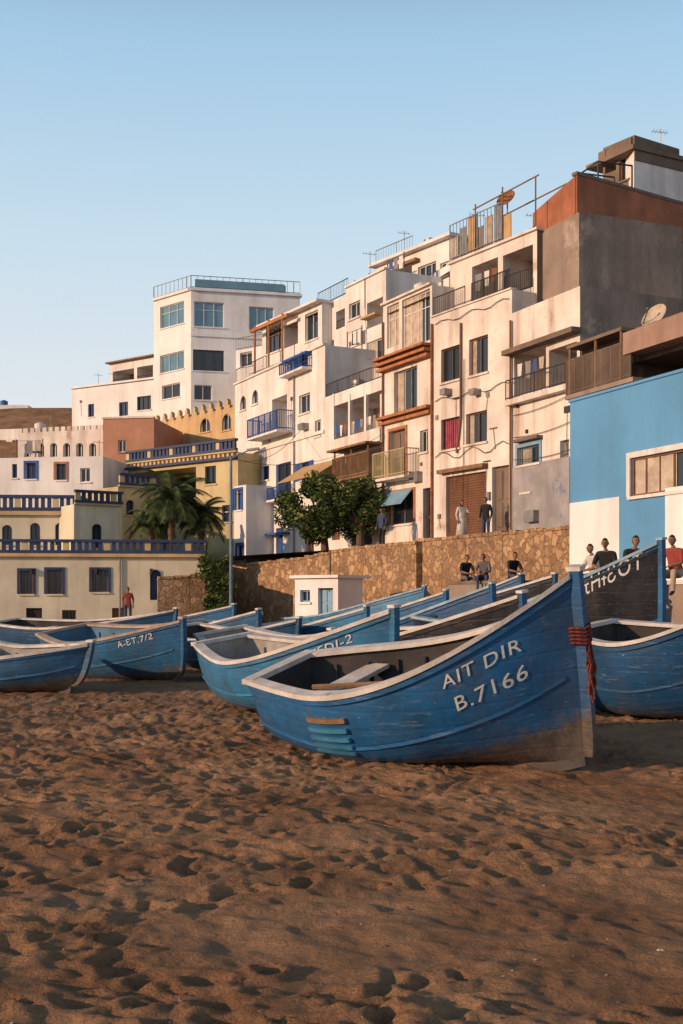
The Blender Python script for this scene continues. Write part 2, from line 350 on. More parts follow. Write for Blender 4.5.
me=bpy.data.meshes.new('sand_beach'); me.vertices.add(nv); me.vertices.foreach_set('co',V.ravel()); me.loops.add(Fq.size); me.loops.foreach_set('vertex_index',Fq.ravel().astype(np.int32)); me.polygons.add(len(Fq)); me.polygons.foreach_set('loop_start',np.arange(0,Fq.size,4,dtype=np.int32)); me.polygons.foreach_set('loop_total',np.full(len(Fq),4,dtype=np.int32)); me.update(calc_edges=True); me.validate()
me.polygons.foreach_set('use_smooth',np.ones(len(Fq),dtype=bool))
def sand_mat():
    m=bpy.data.materials.new('sand'); m.use_nodes=True; nt=m.node_tree; N=nt.nodes; L=nt.links; b=N['Principled BSDF']; b.inputs['Roughness'].default_value=.95; b.inputs['Specular IOR Level'].default_value=.15
    tc=N.new('ShaderNodeTexCoord')
    def nz(s,d=8,r=.6):
        n=N.new('ShaderNodeTexNoise'); n.inputs['Scale'].default_value=s; n.inputs['Detail'].default_value=d; n.inputs['Roughness'].default_value=r; L.new(tc.outputs['Object'],n.inputs['Vector']); return n
    a=nz(.6); r=N.new('ShaderNodeValToRGB'); r.color_ramp.elements[0].position=.36; r.color_ramp.elements[1].position=.64
    r.color_ramp.elements[0].color=(.23,.12,.062,1); r.color_ramp.elements[1].color=(.42,.245,.135,1); L.new(a.outputs[0],r.inputs[0])
    g=nz(90,3); x=N.new('ShaderNodeMix'); x.data_type='RGBA'; x.blend_type='MULTIPLY'; x.inputs[0].default_value=.6
    gr=N.new('ShaderNodeMapRange'); gr.inputs[1].default_value=.3; gr.inputs[2].default_value=.7; gr.inputs[3].default_value=.5; gr.inputs[4].default_value=1.25; L.new(g.outputs[0],gr.inputs[0])
    L.new(r.outputs[0],x.inputs[6]); L.new(gr.outputs[0],x.inputs[7])
    v=N.new('ShaderNodeTexVoronoi'); v.inputs['Scale'].default_value=16; L.new(tc.outputs['Object'],v.inputs['Vector'])
    mr=N.new('ShaderNodeMapRange'); mr.inputs[1].default_value=.05; mr.inputs[2].default_value=.09; mr.inputs[3].default_value=.5; mr.inputs[4].default_value=0; L.new(v.outputs['Distance'],mr.inputs[0])
    s=N.new('ShaderNodeSeparateColor'); L.new(v.outputs['Color'],s.inputs[0]); gt=N.new('ShaderNodeMath'); gt.operation='GREATER_THAN'; gt.inputs[1].default_value=.8; L.new(s.outputs[0],gt.inputs[0])
    mu=N.new('ShaderNodeMath'); mu.operation='MULTIPLY'; L.new(mr.outputs[0],mu.inputs[0]); L.new(gt.outputs[0],mu.inputs[1])
    y=N.new('ShaderNodeMix'); y.data_type='RGBA'; L.new(mu.outputs[0],y.inputs[0]); L.new(x.outputs[2],y.inputs[6]); y.inputs[7].default_value=(.1,.06,.045,1)
    L.new(y.outputs[2],b.inputs['Base Color'])
    n1=nz(14,10,.65); n2=nz(60,5,.7)
    b1=N.new('ShaderNodeBump'); b1.inputs['Strength'].default_value=.9; b1.inputs['Distance'].default_value=.05; L.new(n1.outputs[0],b1.inputs['Height'])
    b2=N.new('ShaderNodeBump'); b2.inputs['Strength'].default_value=.6; b2.inputs['Distance'].default_value=.012; L.new(n2.outputs[0],b2.inputs['Height']); L.new(b1.outputs[0],b2.inputs['Normal']); L.new(b2.outputs[0],b.inputs['Normal'])
    return m
me.materials.append(sand_mat()); g=bpy.data.objects.new('sand_beach',me); COL.objects.link(g)
def gz(x,y): return Zg[min(np.searchsorted(ys,y),ny-1),min(np.searchsorted(xs,x),nx-1)]
ob=Ob('pebbles'); PEB=mk('pebble',(.17,.12,.1),.9,.5,9,.2); SHL=mk('shell',(.5,.42,.36),.7,.2,9,.1)
for k in range(560):
    y=3.8+random.random()**1.4*14; x=random.uniform(-.32,.32)*y; r=random.uniform(.004,.012)*(1.8 if random.random()<.07 else 1); z=gz(x,y)
    m=SHL if random.random()<.2 else PEB
    c=Vector((x,y,z+r*.2)); ax=[Vector((r*random.uniform(.7,1.5),0,0)),Vector((0,r*random.uniform(.7,1.3),0)),Vector((0,0,r*.6))]
    top=[c+ax[0]*math.cos(t)+ax[1]*math.sin(t) for t in [i*math.pi/3+random.random()*.4 for i in range(6)]]
    for i in range(6): ob.poly('stones',m,[top[i],top[(i+1)%6],c+ax[2]+Vector((random.uniform(-.3,.3)*r,0,0))])
ob.done()
# ---------------- town: promenade + stone walls ----------------
ob=Ob('promenade')
pts=[P(585,41.5),P(576,42.3),P(415,52.4),P(226,66.4),P(226,84),P(700,60),P(720,40)]
ob.poly('paving',PAVE,[V3(p,4.02 if i not in (3,4) else 4.0) for i,p in enumerate(pts)])
ob.done()
def stonewall(pts,name='stone_wall'):
    ob=Ob(name)
    for (a,za),(b,zb) in zip(pts[:-1],pts[1:]):
        w=Wall(a,b); n=int(w.W/.45)+1
        for i in range(n):
            u0=w.W*i/n;u1=w.W*(i+1)/n; z=za+(zb-za)*(i+.5)/n
            j=random.uniform(-.015,.015)
            wbox(ob,'masonry',STONE,w,u0+.002,u1-.002,-.6,z+j,-.5+j*.3,j*.6)
            wbox(ob,'coping',STONE,w,u0+.01,u1-.01,z+j+.002,z+.12+random.uniform(-.03,.04),-.55,.05+random.uniform(-.02,.02))
    ob.done()
stonewall([(P(415,52),4.1),(P(575,42),4.1)])
stonewall([(P(222,66),3.35),(P(300,59.5),3.6),(P(355,55.5),3.95),(P(416,51.3),4.0)])
stonewall([(P(158,57.5),2.6),(P(205,58),2.75),(P(222,66),2.9)])
# ---------------- houses, right to left ----------------
base=3.6
def blue_extra(ob,w):
    wbox(ob,'white_dado',WH2,w,.02,w.U(620),0,w.Z(595,500),.003,.03)
    wbox(ob,'white_dado',WH2,w,w.U(666),w.W-.02,0,w.Z(675,487),.003,.03)
    wbox(ob,'parapet_cap',BLUEP,w,-.02,w.W,7.6,7.68,-.22,.05)
BW=Wall(P(570,36.5),P(720,30.2))
house('blue_building',BW.A,BW.B,-.3,7.6,9,BLUEP,[(631,452,702,492,'win',dict(m=5,fr=BRN,curt=CURT,cw=.6,sur=WPAINT,st=.16,bars=0,dp=.12,sill=WPAINT))],extra=blue_extra)
ob=Ob('concrete_ledge'); w=Wall(P(575,31.5),P(720,25.5)); wbox(ob,'ledge',CONC,w,0,w.W,-.3,1.95,-3.2,0); wbox(ob,'coping',WH3,w,-.05,w.W,1.952,2.05,-3.2,.06); ob.done()
def h7(ob,w):
    z=w.Z(655,352); wbox(ob,'terrace_slab',DPINK,w,w.U(640),w.W,z,z+.75,.003,.7)
    z=w.Z(600,345); wbox(ob,'canopy',CONC2,w,.1,w.U(638),z,z+.12,.003,.7)
    rail(ob,'fence',CONC2,w.A+w.n*.6,w.A+w.u*w.U(645)+w.n*.6,w.Z(600,392),1.3,.07,.035)
    z=w.Z(600,392); wbox(ob,'balcony_slab',CONC,w,.0,w.U(650),z-.15,z,.003,.7)
    for x in (584,610,636): ob.cyl('post',WOOD,w.pt(w.U(x),w.Z(600,392),.6),w.pt(w.U(x),w.Z(600,345),.6),.06)
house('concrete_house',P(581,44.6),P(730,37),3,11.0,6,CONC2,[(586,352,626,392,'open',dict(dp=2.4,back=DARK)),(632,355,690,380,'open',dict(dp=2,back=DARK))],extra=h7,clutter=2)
dish('satellite_dish',V3(P(656,41.5),10.6),.5,math.radians(215),CURT,.75)
def m6(ob,w):
    wbox(ob,'red_render',RED,w,.01,w.W-.01,w.Z(620,226),18.42,.003,.05)
    wbox(ob,'slab_edge',CONC2,w,-.03,w.W,18.42,18.55,-.2,.08)
    wl=ob.wl; wbox(ob,'red_render',RED,wl,.01,wl.W-.01,16.9,18.38,.003,.04)
    wbox(ob,'floor_band',WH3,w,0,w.U(622),w.Z(600,330),w.Z(600,311),.003,.06)
    for z in (7.4,10.2,14.6): wbox(ob,'slab_edge',CONC,w,.0,w.W,z,z+.22,.003,.03)
    wbox(ob,'concrete_pier',CONC,w,0,.35,3,16.2,.003,.04)
house('red_top_house',P(576,47.5),P(790,55.5),2.5,18.4,4.3,CONC,(),extra=m6,roof=CONC,canted=1.85)
def top(ob,w):
    z=ob.zt
    wbox(ob,'roof_slab',CONC2,w,-.2,w.W,z,z+.2,-3,.15)
    wbox(ob,'brown_band',CONC2,w,.0,w.W,z-.45,z-.003,.003,.06)
    antenna(ob,w.pt(2.6,z+.2,-1),1.6)
    wbox(ob,'stair_wall',CONC2,w,.2,3.2,z+.2,z+.75,-2.6,-.4)
ob=house('rooftop_house',P(634,54),P(760,58),16,Zp(150,54),3,WH,(),sidemat=WH,canted=1.3,flush=False); ob.zt=Zp(150,54); top(ob,ob.w); ob.done()
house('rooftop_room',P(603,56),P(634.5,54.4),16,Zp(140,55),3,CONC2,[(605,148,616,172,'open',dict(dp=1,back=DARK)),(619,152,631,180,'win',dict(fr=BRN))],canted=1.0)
ob=Ob('metal_roof_frame'); w=Wall(P(598,52),P(632,52.5))
for u in (0,w.W): 
    for o in (0,-1.5): ob.cyl('post',DMET,w.pt(u,18,o),w.pt(u,20.6,o),.04)
for o in (0,-1.5): ob.cyl('beam',DMET,w.pt(0,20.6,o),w.pt(w.W,20.6,o),.04)
ob.cyl('beam',DMET,w.pt(0,20.6,0),w.pt(0,20.6,-1.5),.04); ob.done()
def m5(ob,w):
    wbox(ob,'grey_dado',GREYP,w,.05,w.U(570),base,w.Z(540,462),.003,.04)
    z=w.Z(545,392); wbox(ob,'balcony_slab',WH3,w,-.05,w.W+.05,z-.22,z,.003,.35)
    wbox(ob,'canopy',CONC2,w,-.1,w.W+.1,w.Z(545,345),w.Z(545,340),.003,.45)
    rail(ob,'railing',DMET,w.A+w.n*.3,w.B+w.n*.3,z,.8,.25)
    wbox(ob,'awning',CONC2,w,w.U(519),w.U(543),w.Z(530,441),w.Z(530,438),.003,.3)
    ob.cyl('drain_pipe',BRN,w.pt(w.U(512.5),4,.1),w.pt(w.U(512.5),13,.1),.05)
    for k in range(3):
        p0=w.pt(.2,7.3+k*.9,.08)
        for i in range(1,9):
            q=w.pt(.2+(w.W-.4)*i/8,7.3+k*.9+.5*((i/8-.5)**2-.25)+.15*k*i/8,.08); ob.cyl('cable',DMET,p0,q,.015,seg=4); p0=q
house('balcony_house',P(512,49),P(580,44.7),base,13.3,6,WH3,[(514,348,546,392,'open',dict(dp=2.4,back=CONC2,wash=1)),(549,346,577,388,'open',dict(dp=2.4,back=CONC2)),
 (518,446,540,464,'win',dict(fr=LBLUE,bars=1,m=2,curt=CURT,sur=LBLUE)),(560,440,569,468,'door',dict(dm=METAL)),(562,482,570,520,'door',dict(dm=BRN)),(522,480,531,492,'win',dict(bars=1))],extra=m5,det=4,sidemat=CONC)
house('rooftop_room',P(536,50.2),P(579,47.3),12.5,16.9,5,CONC,[],roof=CONC)
def m4(ob,w):
    ob.cyl('drain_pipe',RUST,w.pt(w.U(433),4,.08),w.pt(w.U(433),14,.08),.06)
    ob.cyl('drain_pipe',BRN,w.pt(w.U(462),9.5,.08),w.pt(w.U(462),13.6,.08),.05)
    c=w.pt(w.U(462),9.5,.08); ob.cyl('drain_pipe',BRN,c,w.pt(w.U(458),8,.08),.05)
    rail(ob,'roof_rail',DMET,w.A-w.n*.1,w.A+w.u*w.U(463)-w.n*.1,14.3,.9,.14)
    rail(ob,'roof_rail',DMET,w.A+w.u*w.U(470)-w.n*.1,w.A+w.u*w.U(508)-w.n*.1,14.3,.9,.1,.02)
    wbox(ob,'roof_edge',WH3,w,-.03,w.W+.03,14.3,14.36,-.22,.08)
    wbox(ob,'garage_canopy',WOOD,w,w.U(442),w.U(488),w.Z(465,471),w.Z(465,467),.003,.3)
    for x in (447,476): 
        wbox(ob,'ac_bracket',METAL,w,w.U(x),w.U(x+5),w.Z(x,396),w.Z(x,390),.003,.4)
    for yy,am in ((402,.12),(458,.2),(325,.1)):
        prev=w.pt(w.U(436),w.Z(436,yy),.06)
        for i in range(1,13):
            x=436+74*i/12; q=w.pt(w.U(x),w.Z(436,yy)+am*math.sin(i*1.3),.06); ob.cyl('cable',DMET,prev,q,.018,seg=4); prev=q
    ob.cyl('cable',DMET,w.pt(w.U(464),5,.06),w.pt(w.U(465),12,.06),.02,seg=4)
    wbox(ob,'meter_box',METAL,w,w.U(488.5),w.U(491),w.Z(490,500),w.Z(490,492),.003,.12)
house('white_house',P(432,54),P(512,49),base,14.3,7,WH3,[
 (441,347,460,381,'win',dict(bars=1,fr=BRN,m=2)),(469,337,488,374,'win',dict(bars=0,fr=BRN,curt=CURT,cw=.2)),
 (441,418,460,449,'win',dict(curt=PINK,cw=.8,fr=DMET,bars=1)),(466,412,487,443,'win',dict(fr=BRN,bars=0,curt=CURT,cw=.2)),
 (446,474,486,543,'roller',{}),(492,466,509,532,'door',dict(dm=CONC2))],extra=m4,det=7)
def m4b(ob,w):
    z1=ob.z1; wbox(ob,'roof_edge',WH3,w,-.05,w.W+.1,z1,z1+.1,-.25,.12)
    a=w.A; b=w.A+w.u*w.U(502)
    rail(ob,'roof_fence',METAL,a,b,z1+.1,1.7,.25,.02,.025)
    for i in range(7):
        u=w.W*.62*i/6; wbox(ob,'fence_panel',(CURT,METAL,TAN,CONC)[i%4],w,u,u+.5,z1+.15,z1+1.2+.3*(i%3),-.12,-.08)
    for x,h in ((470,2.4),(497,2.6),(530,2.4)): ob.cyl('pergola_post',WOOD,w.pt(w.U(x),z1,-.3),w.pt(w.U(x),z1+h,-.3),.035)
    ob.cyl('pergola_beam',WOOD,w.pt(w.U(468),z1+2.2,-.3),w.pt(w.U(533),z1+2.4,-.3),.035)
    ob.cyl('pergola_beam',WOOD,w.pt(w.U(468),z1+2.2,-2),w.pt(w.U(533),z1+2.4,-2),.035)
    antenna(ob,w.pt(w.U(460),z1,-1),2.4)
ob=house('rooftop_room',P(450,54.8),P(537,49.6),13,16.9,5,WH3,[(472,262,498,300,'open',dict(dp=2,back=WH,wash=1)),(503,250,533,292,'open',dict(dp=2.2,back=CONC2,rail=1))],flush=False,sidemat=CONC2,clutter=3); ob.z1=16.9; m4b(ob,ob.w); ob.done()
dish('satellite_dish',V3(P(507,52.5),17.2),.45,math.radians(230),RUST,1.9)
house('brick_rooftop',P(515,58),P(556,53.5),14,19.0,4,CONC2,[(530,212,540,226,'win',{})],roof=CONC,clutter=2)
def m3(ob,w):
    for y,hp,pr in ((353,2.5,.38),(358,3,.26),(363,3,.14)): 
        m=408; z=w.Z(m,y); wbox(ob,'tiled_cornice',ORAN,w,-.1,w.W+.05,z-hp/F*27,z+hp/F*27,.003,pr+.2)
    for y,hp,pr in ((413,3,.35),(418,3,.22)): z=w.Z(m,y); wbox(ob,'tiled_cornice',ORAN,w,-.1,w.W+.05,z-hp/F*27,z+hp/F*27,.003,pr)
    balcony(ob,w,386,478,419,26,.8,OLV,WH3)
    u0,u1=w.U(391),w.U(414); zt=w.Z(402,491)
    ob.box('awning_shutter',LBLUE,w.pt(u0,zt-.7,.7),Vector((*(w.u*(u1-u0)),0)),Vector((*(-w.n*.62),.7)),Vector((*(w.n*.02),.03)))
    wbox(ob,'roof_edge',WH3,w,-.03,w.W,15.8,15.9,-.22,.15)
    ob.cyl('drain_pipe',BRN,w.pt(.1,4,.08),w.pt(.1,15,.08),.05)
house('balcony_house',P(383,58),P(432,54),base,15.8,6,WH3,[
 (387,297,399,347,'win',dict(m=2,t=1,fr=WPAINT,glass=GLASS,curt=CURT,cw=.9,nosill=1)),(402,293,430,345,'win',dict(m=4,t=1,fr=WPAINT,curt=CURT,cw=.6,nosill=1)),
 (394,369,417,414,'french',dict(fr=METAL,m=3,curt=CURT,cw=.35,nosill=1)),(390,430,406,476,'door',dict(dm=CONC2,sur=ORAN)),
 (391,492,414,524,'win',dict(fr=METAL,sur=ORAN,bars=1)),(423,488,431,540,'door',dict(dm=DARK)),(420,430,428,452,'win',dict(bars=1))],extra=m3,clutter=3,det=4)
def m2(ob,w):
    rail(ob,'roof_rail',DMET,w.A-w.n*.1,w.B-w.n*.1,12.4,.7,.16)
    z=w.Z(364,480); wbox(ob,'wooden_balcony',WOOD,w,w.U(346),w.U(383),z,z+.12,.003,.8)
    rail(ob,'wooden_rail',WOOD,w.A+w.u*w.U(346)+w.n*.75,w.A+w.u*w.U(382)+w.n*.75,z+.1,1.1,.12,.03,.05)
    wbox(ob,'wooden_roof',WOOD,w,w.U(344),w.U(384),w.Z(364,449),w.Z(364,447),.003,1.0)
    for x in (347,364,381): ob.cyl('post',WOOD,w.pt(w.U(x),z,.7),w.pt(w.U(x),w.Z(364,449),.7),.05)
    u0,u1=w.U(303)+.2,w.U(345); zt=w.Z(325,462)
    ob.box('awning',TAN,w.pt(u0,zt-1.0,1.6),Vector((*(w.u*(u1-u0)),0)),Vector((*(-w.n*1.55),.95)),Vector((*(w.n*.02),.04)))
    for x in (334,350,366,382): wbox(ob,'balcony_pier',WH,w,w.U(x)-.1,w.U(x)+.1,w.Z(x,446),w.Z(x,394),-.1,.06)
    wbox(ob,'balcony_parapet',WH3,w,w.U(334),w.U(382.5),w.Z(358,447),w.Z(358,434),.003,.15)
house('terraced_house',P(325,64),P(383,58),base,12.4,6,WH,[
 (334,398,382,445,'open',dict(dp=2.4,back=WH3,wash=1)),(346,452,382,479,'open',dict(dp=1.6,back=CONC2)),(332,492,340,540,'door',dict(dm=BRN)),(352,500,372,545,'open',dict(dp=1.4,back=DARK)),],extra=m2,clutter=2,det=4)
def m2b(ob,w):
    wbox(ob,'roof_edge',WH,w,-.03,w.W+.03,Zp(284,67),Zp(284,67)+.1,-.25,.12)
    antenna(ob,w.pt(1,Zp(284,67),-1),2.0); tank(ob,w.pt(2.6,Zp(290,67),-1.6),.4,.9)
    wbox(ob,'awning',TAN,w,w.U(368),w.U(383),w.Z(375,318),w.Z(375,316),.003,.5)
house('terrace_house',P(346,68),P(386,64),9,Zp(284,67),6,WH,[(349,330,362,345,'win',{}),(349,302,360,318,'win',dict(fr=WPAINT)),(367,300,383,326,'open',dict(dp=1.6,back=WH)),(367,340,383,366,'win',dict(m=2,curt=CURT)),(350,352,362,372,'win',dict(fr=BLUE))],extra=m2b,clutter=1,det=3)
house('terrace_house',P(318,73),P(348,69.5),9,Zp(300,71),6,WH,[(321,312,331,330,'win',dict(shut=None)),(336,310,345,328,'open',dict(dp=1,rail=1)),(322,342,334,362,'open',dict(dp=1,rail=1))],clutter=2,extra=lambda ob,w:(rail(ob,'roof_rail',DMET,w.A,w.B,Zp(300,71),.9,.2)))
def m2c(ob,w):
    z=Zp(253,69); wbox(ob,'roof_slab',WH,w,-.3,w.W+.3,z,z+.18,-2,.4)
    wbox(ob,'wood_beam',WOOD,w,w.U(381),w.U(420),w.Z(400,269),w.Z(400,266),.05,.35)
    rail(ob,'roof_rail',METAL,w.A,w.A+w.u*w.W*.5,z+.2,.8,.25)
    antenna(ob,w.pt(1.5,z,-1),2.0); tank(ob,w.pt(3.5,z+.2,-1.4),.4,.8)
house('terrace_house',P(376,72),P(452,66),12,Zp(253,69),5,WH,[(380,268,412,294,'open',dict(dp=2,back=CONC2,rail=1)),(418,264,436,288,'win',dict(m=3)),(440,262,449,285,'win',{}),(382,300,400,318,'win',{})],extra=m2c)
house('terrace_house',P(430,68),P(462,64),12,Zp(266,66),5,WH2,[(436,275,450,292,'win',{})],clutter=1)
def m1(ob,w):
    balcony(ob,w,262,435,293,19,1.0,BLUE); balcony(ob,w,288,372,312,12,.6,BLUE); balcony(ob,w,274,499,294,12,.5,BLUE)
    wbox(ob,'awning_box',BLUE,w,w.U(288),w.U(312),w.Z(300,358)-.05,w.Z(300,358)+.08,.003,.4)
    wbox(ob,'roof_edge',WH,w,-.03,w.W,15.2,15.3,-.22,.12)
    wbox(ob,'floor_band',WH,w,0,w.W,w.Z(280,446),w.Z(280,443),.003,.1)
    rail(ob,'roof_rail',DMET,w.A-w.n*.1,w.A+w.u*w.U(262)-w.n*.1,15.3,.9,.2)
    wbox(ob,'awning',BLUE,w,w.U(256),w.U(290),w.Z(273,536),w.Z(273,534),.003,.5)
    wbox(ob,'ac_unit',METAL,w,w.U(304),w.U(309),w.Z(306,430),w.Z(306,424),.003,.4)
    ob.cyl('drain_pipe',METAL,w.pt(w.U(295),4,.08),w.pt(w.U(295),15,.08),.05)
house('blue_balcony_house',P(235,76),P(325,64),base,15.2,8,WH,[
 (240,396,246,410,'win',dict(arch=1)),(252,390,258,404,'win',dict(arch=1)),(272,397,287,434,'open',dict(dp=1,back=WH)),(299,394,310,413,'win',dict(m=2,fr=WPAINT)),(290,350,308,370,'door',dict(dm=NAVY)),
 (262,466,269,480,'win',dict(fr=BLUE)),(276,463,291,498,'win',dict(fr=BLUE)),(240,455,247,470,'win',dict(fr=BLUE)),(300,462,309,480,'win',dict(fr=BLUE,shut=BLUE)),(315,420,321,436,'win',{}),
 (242,505,249,520,'win',dict(fr=BLUE)),(258,540,268,562,'door',dict(dm=BLUE)),(276,528,283,558,'door',dict(dm=BLUE)),(288,510,300,528,'win',dict(fr=BLUE,bars=1)),(308,505,318,525,'win',dict(fr=BLUE)),(306,534,314,552,'door',dict(dm=BRN))],extra=m1,clutter=2,det=8)
def m1b(ob,w):
    z=19.2; wbox(ob,'roof_slab',WH,w,-.2,w.W+.2,z,z+.15,-3,.5)
    for x in (266,280,294): ob.cyl('pergola_post',ORAN,w.pt(w.U(x),15,.8),w.pt(w.U(x),z,.8),.07)
    wbox(ob,'pergola_beam',ORAN,w,w.U(262),w.U(300),z-.35,z-.15,.7,.9)
    rail(ob,'rail',METAL,w.A+w.n*.9,w.A+w.u*w.U(300)+w.n*.9,15.2,1.0,.2)
house('rooftop_room',P(262,78),P(322,71),13,19.2,5,WH,[(266,322,282,352,'win',dict(m=3,t=1,fr=WOOD)),(284,318,298,346,'open',dict(dp=1.5,back=PEACH)),(305,312,318,340,'win',dict(m=2,fr=WPAINT))],extra=m1b,clutter=1)
house('white_annex',P(222,72),P(246,69.5),-.3,Zp(487,71),4,WH2,[(225,492,233,511,'win',dict(fr=BLUE,shut=None,glass=BLUE,sur=BLUE)),(236,490,242,510,'win',dict(fr=BLUE,glass=BLUE,sur=BLUE)),(226,535,233,555,'door',dict(dm=BLUE)),(237,545,243,560,'win',dict(fr=BLUE,sur=BLUE))])
tz=26.1
def tower(ob,w):
    wbox(ob,'roof_slab',WH2,w,-.1,w.W+.15,tz,tz+.2,-.4,.2)
    rail(ob,'roof_rail',METAL,w.A,w.B,tz+.2,1.0,.5,.025,.03); rail(ob,'roof_rail',METAL,ob.wl.A,ob.wl.B,tz+.2,1.0,.5,.025,.03)
    wl=ob.wl; wbox(ob,'roof_slab',WH2,wl,0,wl.W-.15,tz,tz+.2,-.3,.2)
    wbox(ob,'glass_balustrade',BGLASS,w,.3,w.W*.85,tz+.3,tz+.9,.1,.13)
    for y in (337,): z=w.Z(240,y); wbox(ob,'floor_band',WH2,w,-.03,w.W*.75,z-.12,z+.12,.003,.12)
    tank(ob,w.pt(7.5,tz+.3,-2),.5,1)
Wt=Wall(P(191,95),P(300,97))
house('white_tower_house',Wt.A,Wt.B,6,tz,4.2,WH2,[(194,302,224,327,'win',dict(m=3,fr=WPAINT,glass=BGLASS,t=1)),(249,307,274,331,'win',dict(m=3,fr=WPAINT,glass=BGLASS)),(193,350,224,371,'win',dict(m=3,fr=DMET)),(245,352,262,368,'win',dict(m=2,fr=BRN)),(194,385,212,400,'win',{}),(280,318,292,332,'win',{})],
 lops=[(160,304,184,326,'win',dict(m=3,glass=BGLASS,t=1)),(160,353,184,371,'win',dict(m=3,glass=BGLASS)),(162,384,180,398,'win',{})],extra=tower,canted=-2.6,det=4)
house('white_wing',P(236,92),P(300,88),6,Zp(345,90),6,WH2,[(240,352,252,366,'win',{}),(262,348,276,364,'win',{}),(240,378,250,392,'win',dict(arch=1))],clutter=3,extra=lambda ob,w:rail(ob,'roof_rail',METAL,w.A,w.B,Zp(345,90),.9,.25))
def l1(ob,w):
    z=Zp(385,102); wbox(ob,'roof_edge',WH2,w,-.1,w.W,z,z+.15,-.3,.15)
house('low_white_house',P(72,104),P(158,99),6,Zp(386,102),8,WH2,[(88,404,94,417,'win',dict(fr=BLUE)),(119,402,128,416,'win',dict(fr=BLUE)),(137,396,151,410,'win',dict(fr=NAVY,m=3)),(100,425,108,436,'win',{}),(126,428,134,438,'win',{})],extra=l1,clutter=3,det=3)
house('rooftop_room',P(110,105),P(156,101.5),17,Zp(362,104),5,WH,[(113,370,134,386,'open',dict(dp=2,back=CONC2,rail=1)),(137,366,153,384,'open',dict(dp=2,back=CONC2,rail=1))],extra=lambda ob,w:(wbox(ob,'roof_slab',WOOD,w,-.2,w.W,Zp(362,104),Zp(362,104)+.12,-2,.4),antenna(ob,w.pt(-1.5,19.6,0),2.0)))
house('distant_house',P(-60,132),P(28,132),12,Zp(405,132),8,WH2,[(4,418,10,428,'win',{}),(16,418,22,428,'win',{})],clutter=2)
house('distant_house',P(30,150),P(64,150),15,Zp(424,150),8,CONC,[(38,430,43,437,'win',{}),(50,430,55,437,'win',{})])
house('distant_house',P(-20,120),P(24,119),8,Zp(430,120),8,WH,[(0,440,6,450,'win',{}),(12,440,18,450,'win',{})])
house('arched_house',P(18,84),P(105,82),3,Zp(431,83),6,WH3,[(24+i*13,443,31+i*13,457,'win',dict(arch=1,dp=.3)) for i in range(6)],clutter=2,extra=lambda ob,w:[wbox(ob,'merlon',WH3,w,w.W*i/14,w.W*i/14+.3,Zp(431,83),Zp(431,83)+.3,-.2,0) for i in range(14)])
house('terracotta_house',P(103,80),P(154,79.5),3,Zp(419,80),7,PEACH,[(118,440,126,452,'win',{})],extra=lambda ob,w:wbox(ob,'cap',WH3,w,-.05,w.W,Zp(419,80),Zp(419,80)+.12,-.3,.1))
house('white_house',P(-40,75),P(103,73.5),2,Zp(457,74),7,WH2,[(12,464,17,478,'win',dict(fr=BLUE)),(26,463,36,479,'win',dict(fr=BLUE,shut=None,sur=BLUE)),(56,464,66,480,'win',dict(fr=NAVY,sur=ORAN)),(80,468,90,482,'win',dict(fr=WPAINT))],clutter=3)
def cren(ob,w):
    z=14.5; n=11
    for i in range(n):
        u0=w.W*i/n; du=w.W/n
        pts=[(0,0),(.0,.25),(.18,.25),(.18,.5),(.36,.5),(.36,.8),(.5,1.0),(.64,.8),(.64,.5),(.82,.5),(.82,.25),(1,.25),(1,0)]
        f=[w.pt(u0+p[0]*du*.96,z+p[1]*.9) for p in pts]; bk=[w.pt(u0+p[0]*du*.96,z+p[1]*.9,-.25) for p in pts]
        ob.poly('merlons',YEL,f); ob.poly('merlons',YEL,bk[::-1])
        for k in range(len(pts)): j=(k+1)%len(pts); ob.poly('merlons',YEL,[f[k],f[j],bk[j],bk[k]])
house('crenellated_house',P(153,90),P(240,81),3,14.5,4,YEL,[(200,418,210,432,'win',dict(arch=1)),(222,414,231,430,'win',dict(arch=1))],extra=cren,par=.05)
def l8(ob,w):
    balustrade(ob,w,0,w.W,10.3,.8,NAVY,OLV)
    wbox(ob,'cornice',NAVY,w,0,w.W,9.9,10.05,.003,.3)
    n=26
    for i in range(n): wbox(ob,'dentil',YEL,w,w.W*i/n,w.W*(i+.5)/n,10.06,10.25,.003,.2)
house('yellow_house',P(128,77),P(238,70.5),-.3,10.3,7,OLV,[(134,470,196,500,'open',dict(dp=2.5,back=OLV)),(205,466,216,484,'win',dict(fr=NAVY)),(222,505,232,522,'win',dict(fr=NAVY))],extra=l8)
def l4(ob,w):
    z=3.8; wbox(ob,'cornice',YEL,w,-.2,w.W+.2,z-.02,z+.08,-.2,.25); balustrade(ob,w,-.1,w.W+.1,z+.08,.78,NAVY,OLV,-.02)
    balustrade(ob,ob.wr,.3,ob.wr.W,z+.08,.78,NAVY,OLV,-.02)
    for k in (30,95,150): 
        u=w.U(k); wbox(ob,'wall_lamp',DMET,w,u,u+.12,2.9,3.2,.01,.2)
    ob.cyl('drain_pipe',METAL,w.pt(w.U(120),-.3,.08),w.pt(w.U(120),3.7,.08),.05)
house('cream_house',P(-60,60),P(203,61.5),-.4,3.8,10,CREAM,[(20,571,33,594,'win',dict(fr=BRN,sur=NAVY,bars=1,m=2)),(47,570,62,594,'win',dict(fr=BRN,sur=NAVY,bars=1)),(92,570,108,592,'win',dict(fr=BRN,sur=NAVY,bars=1)),
 (150,570,161,600,'door',dict(dm=NAVY,arch=1,sur=None)),(62,610,76,625,'win',dict(bars=1,fr=BRN)),(112,608,124,634,'door',dict(dm=BRN)),(26,608,42,632,'door',dict(dm=DARK))],extra=l4)
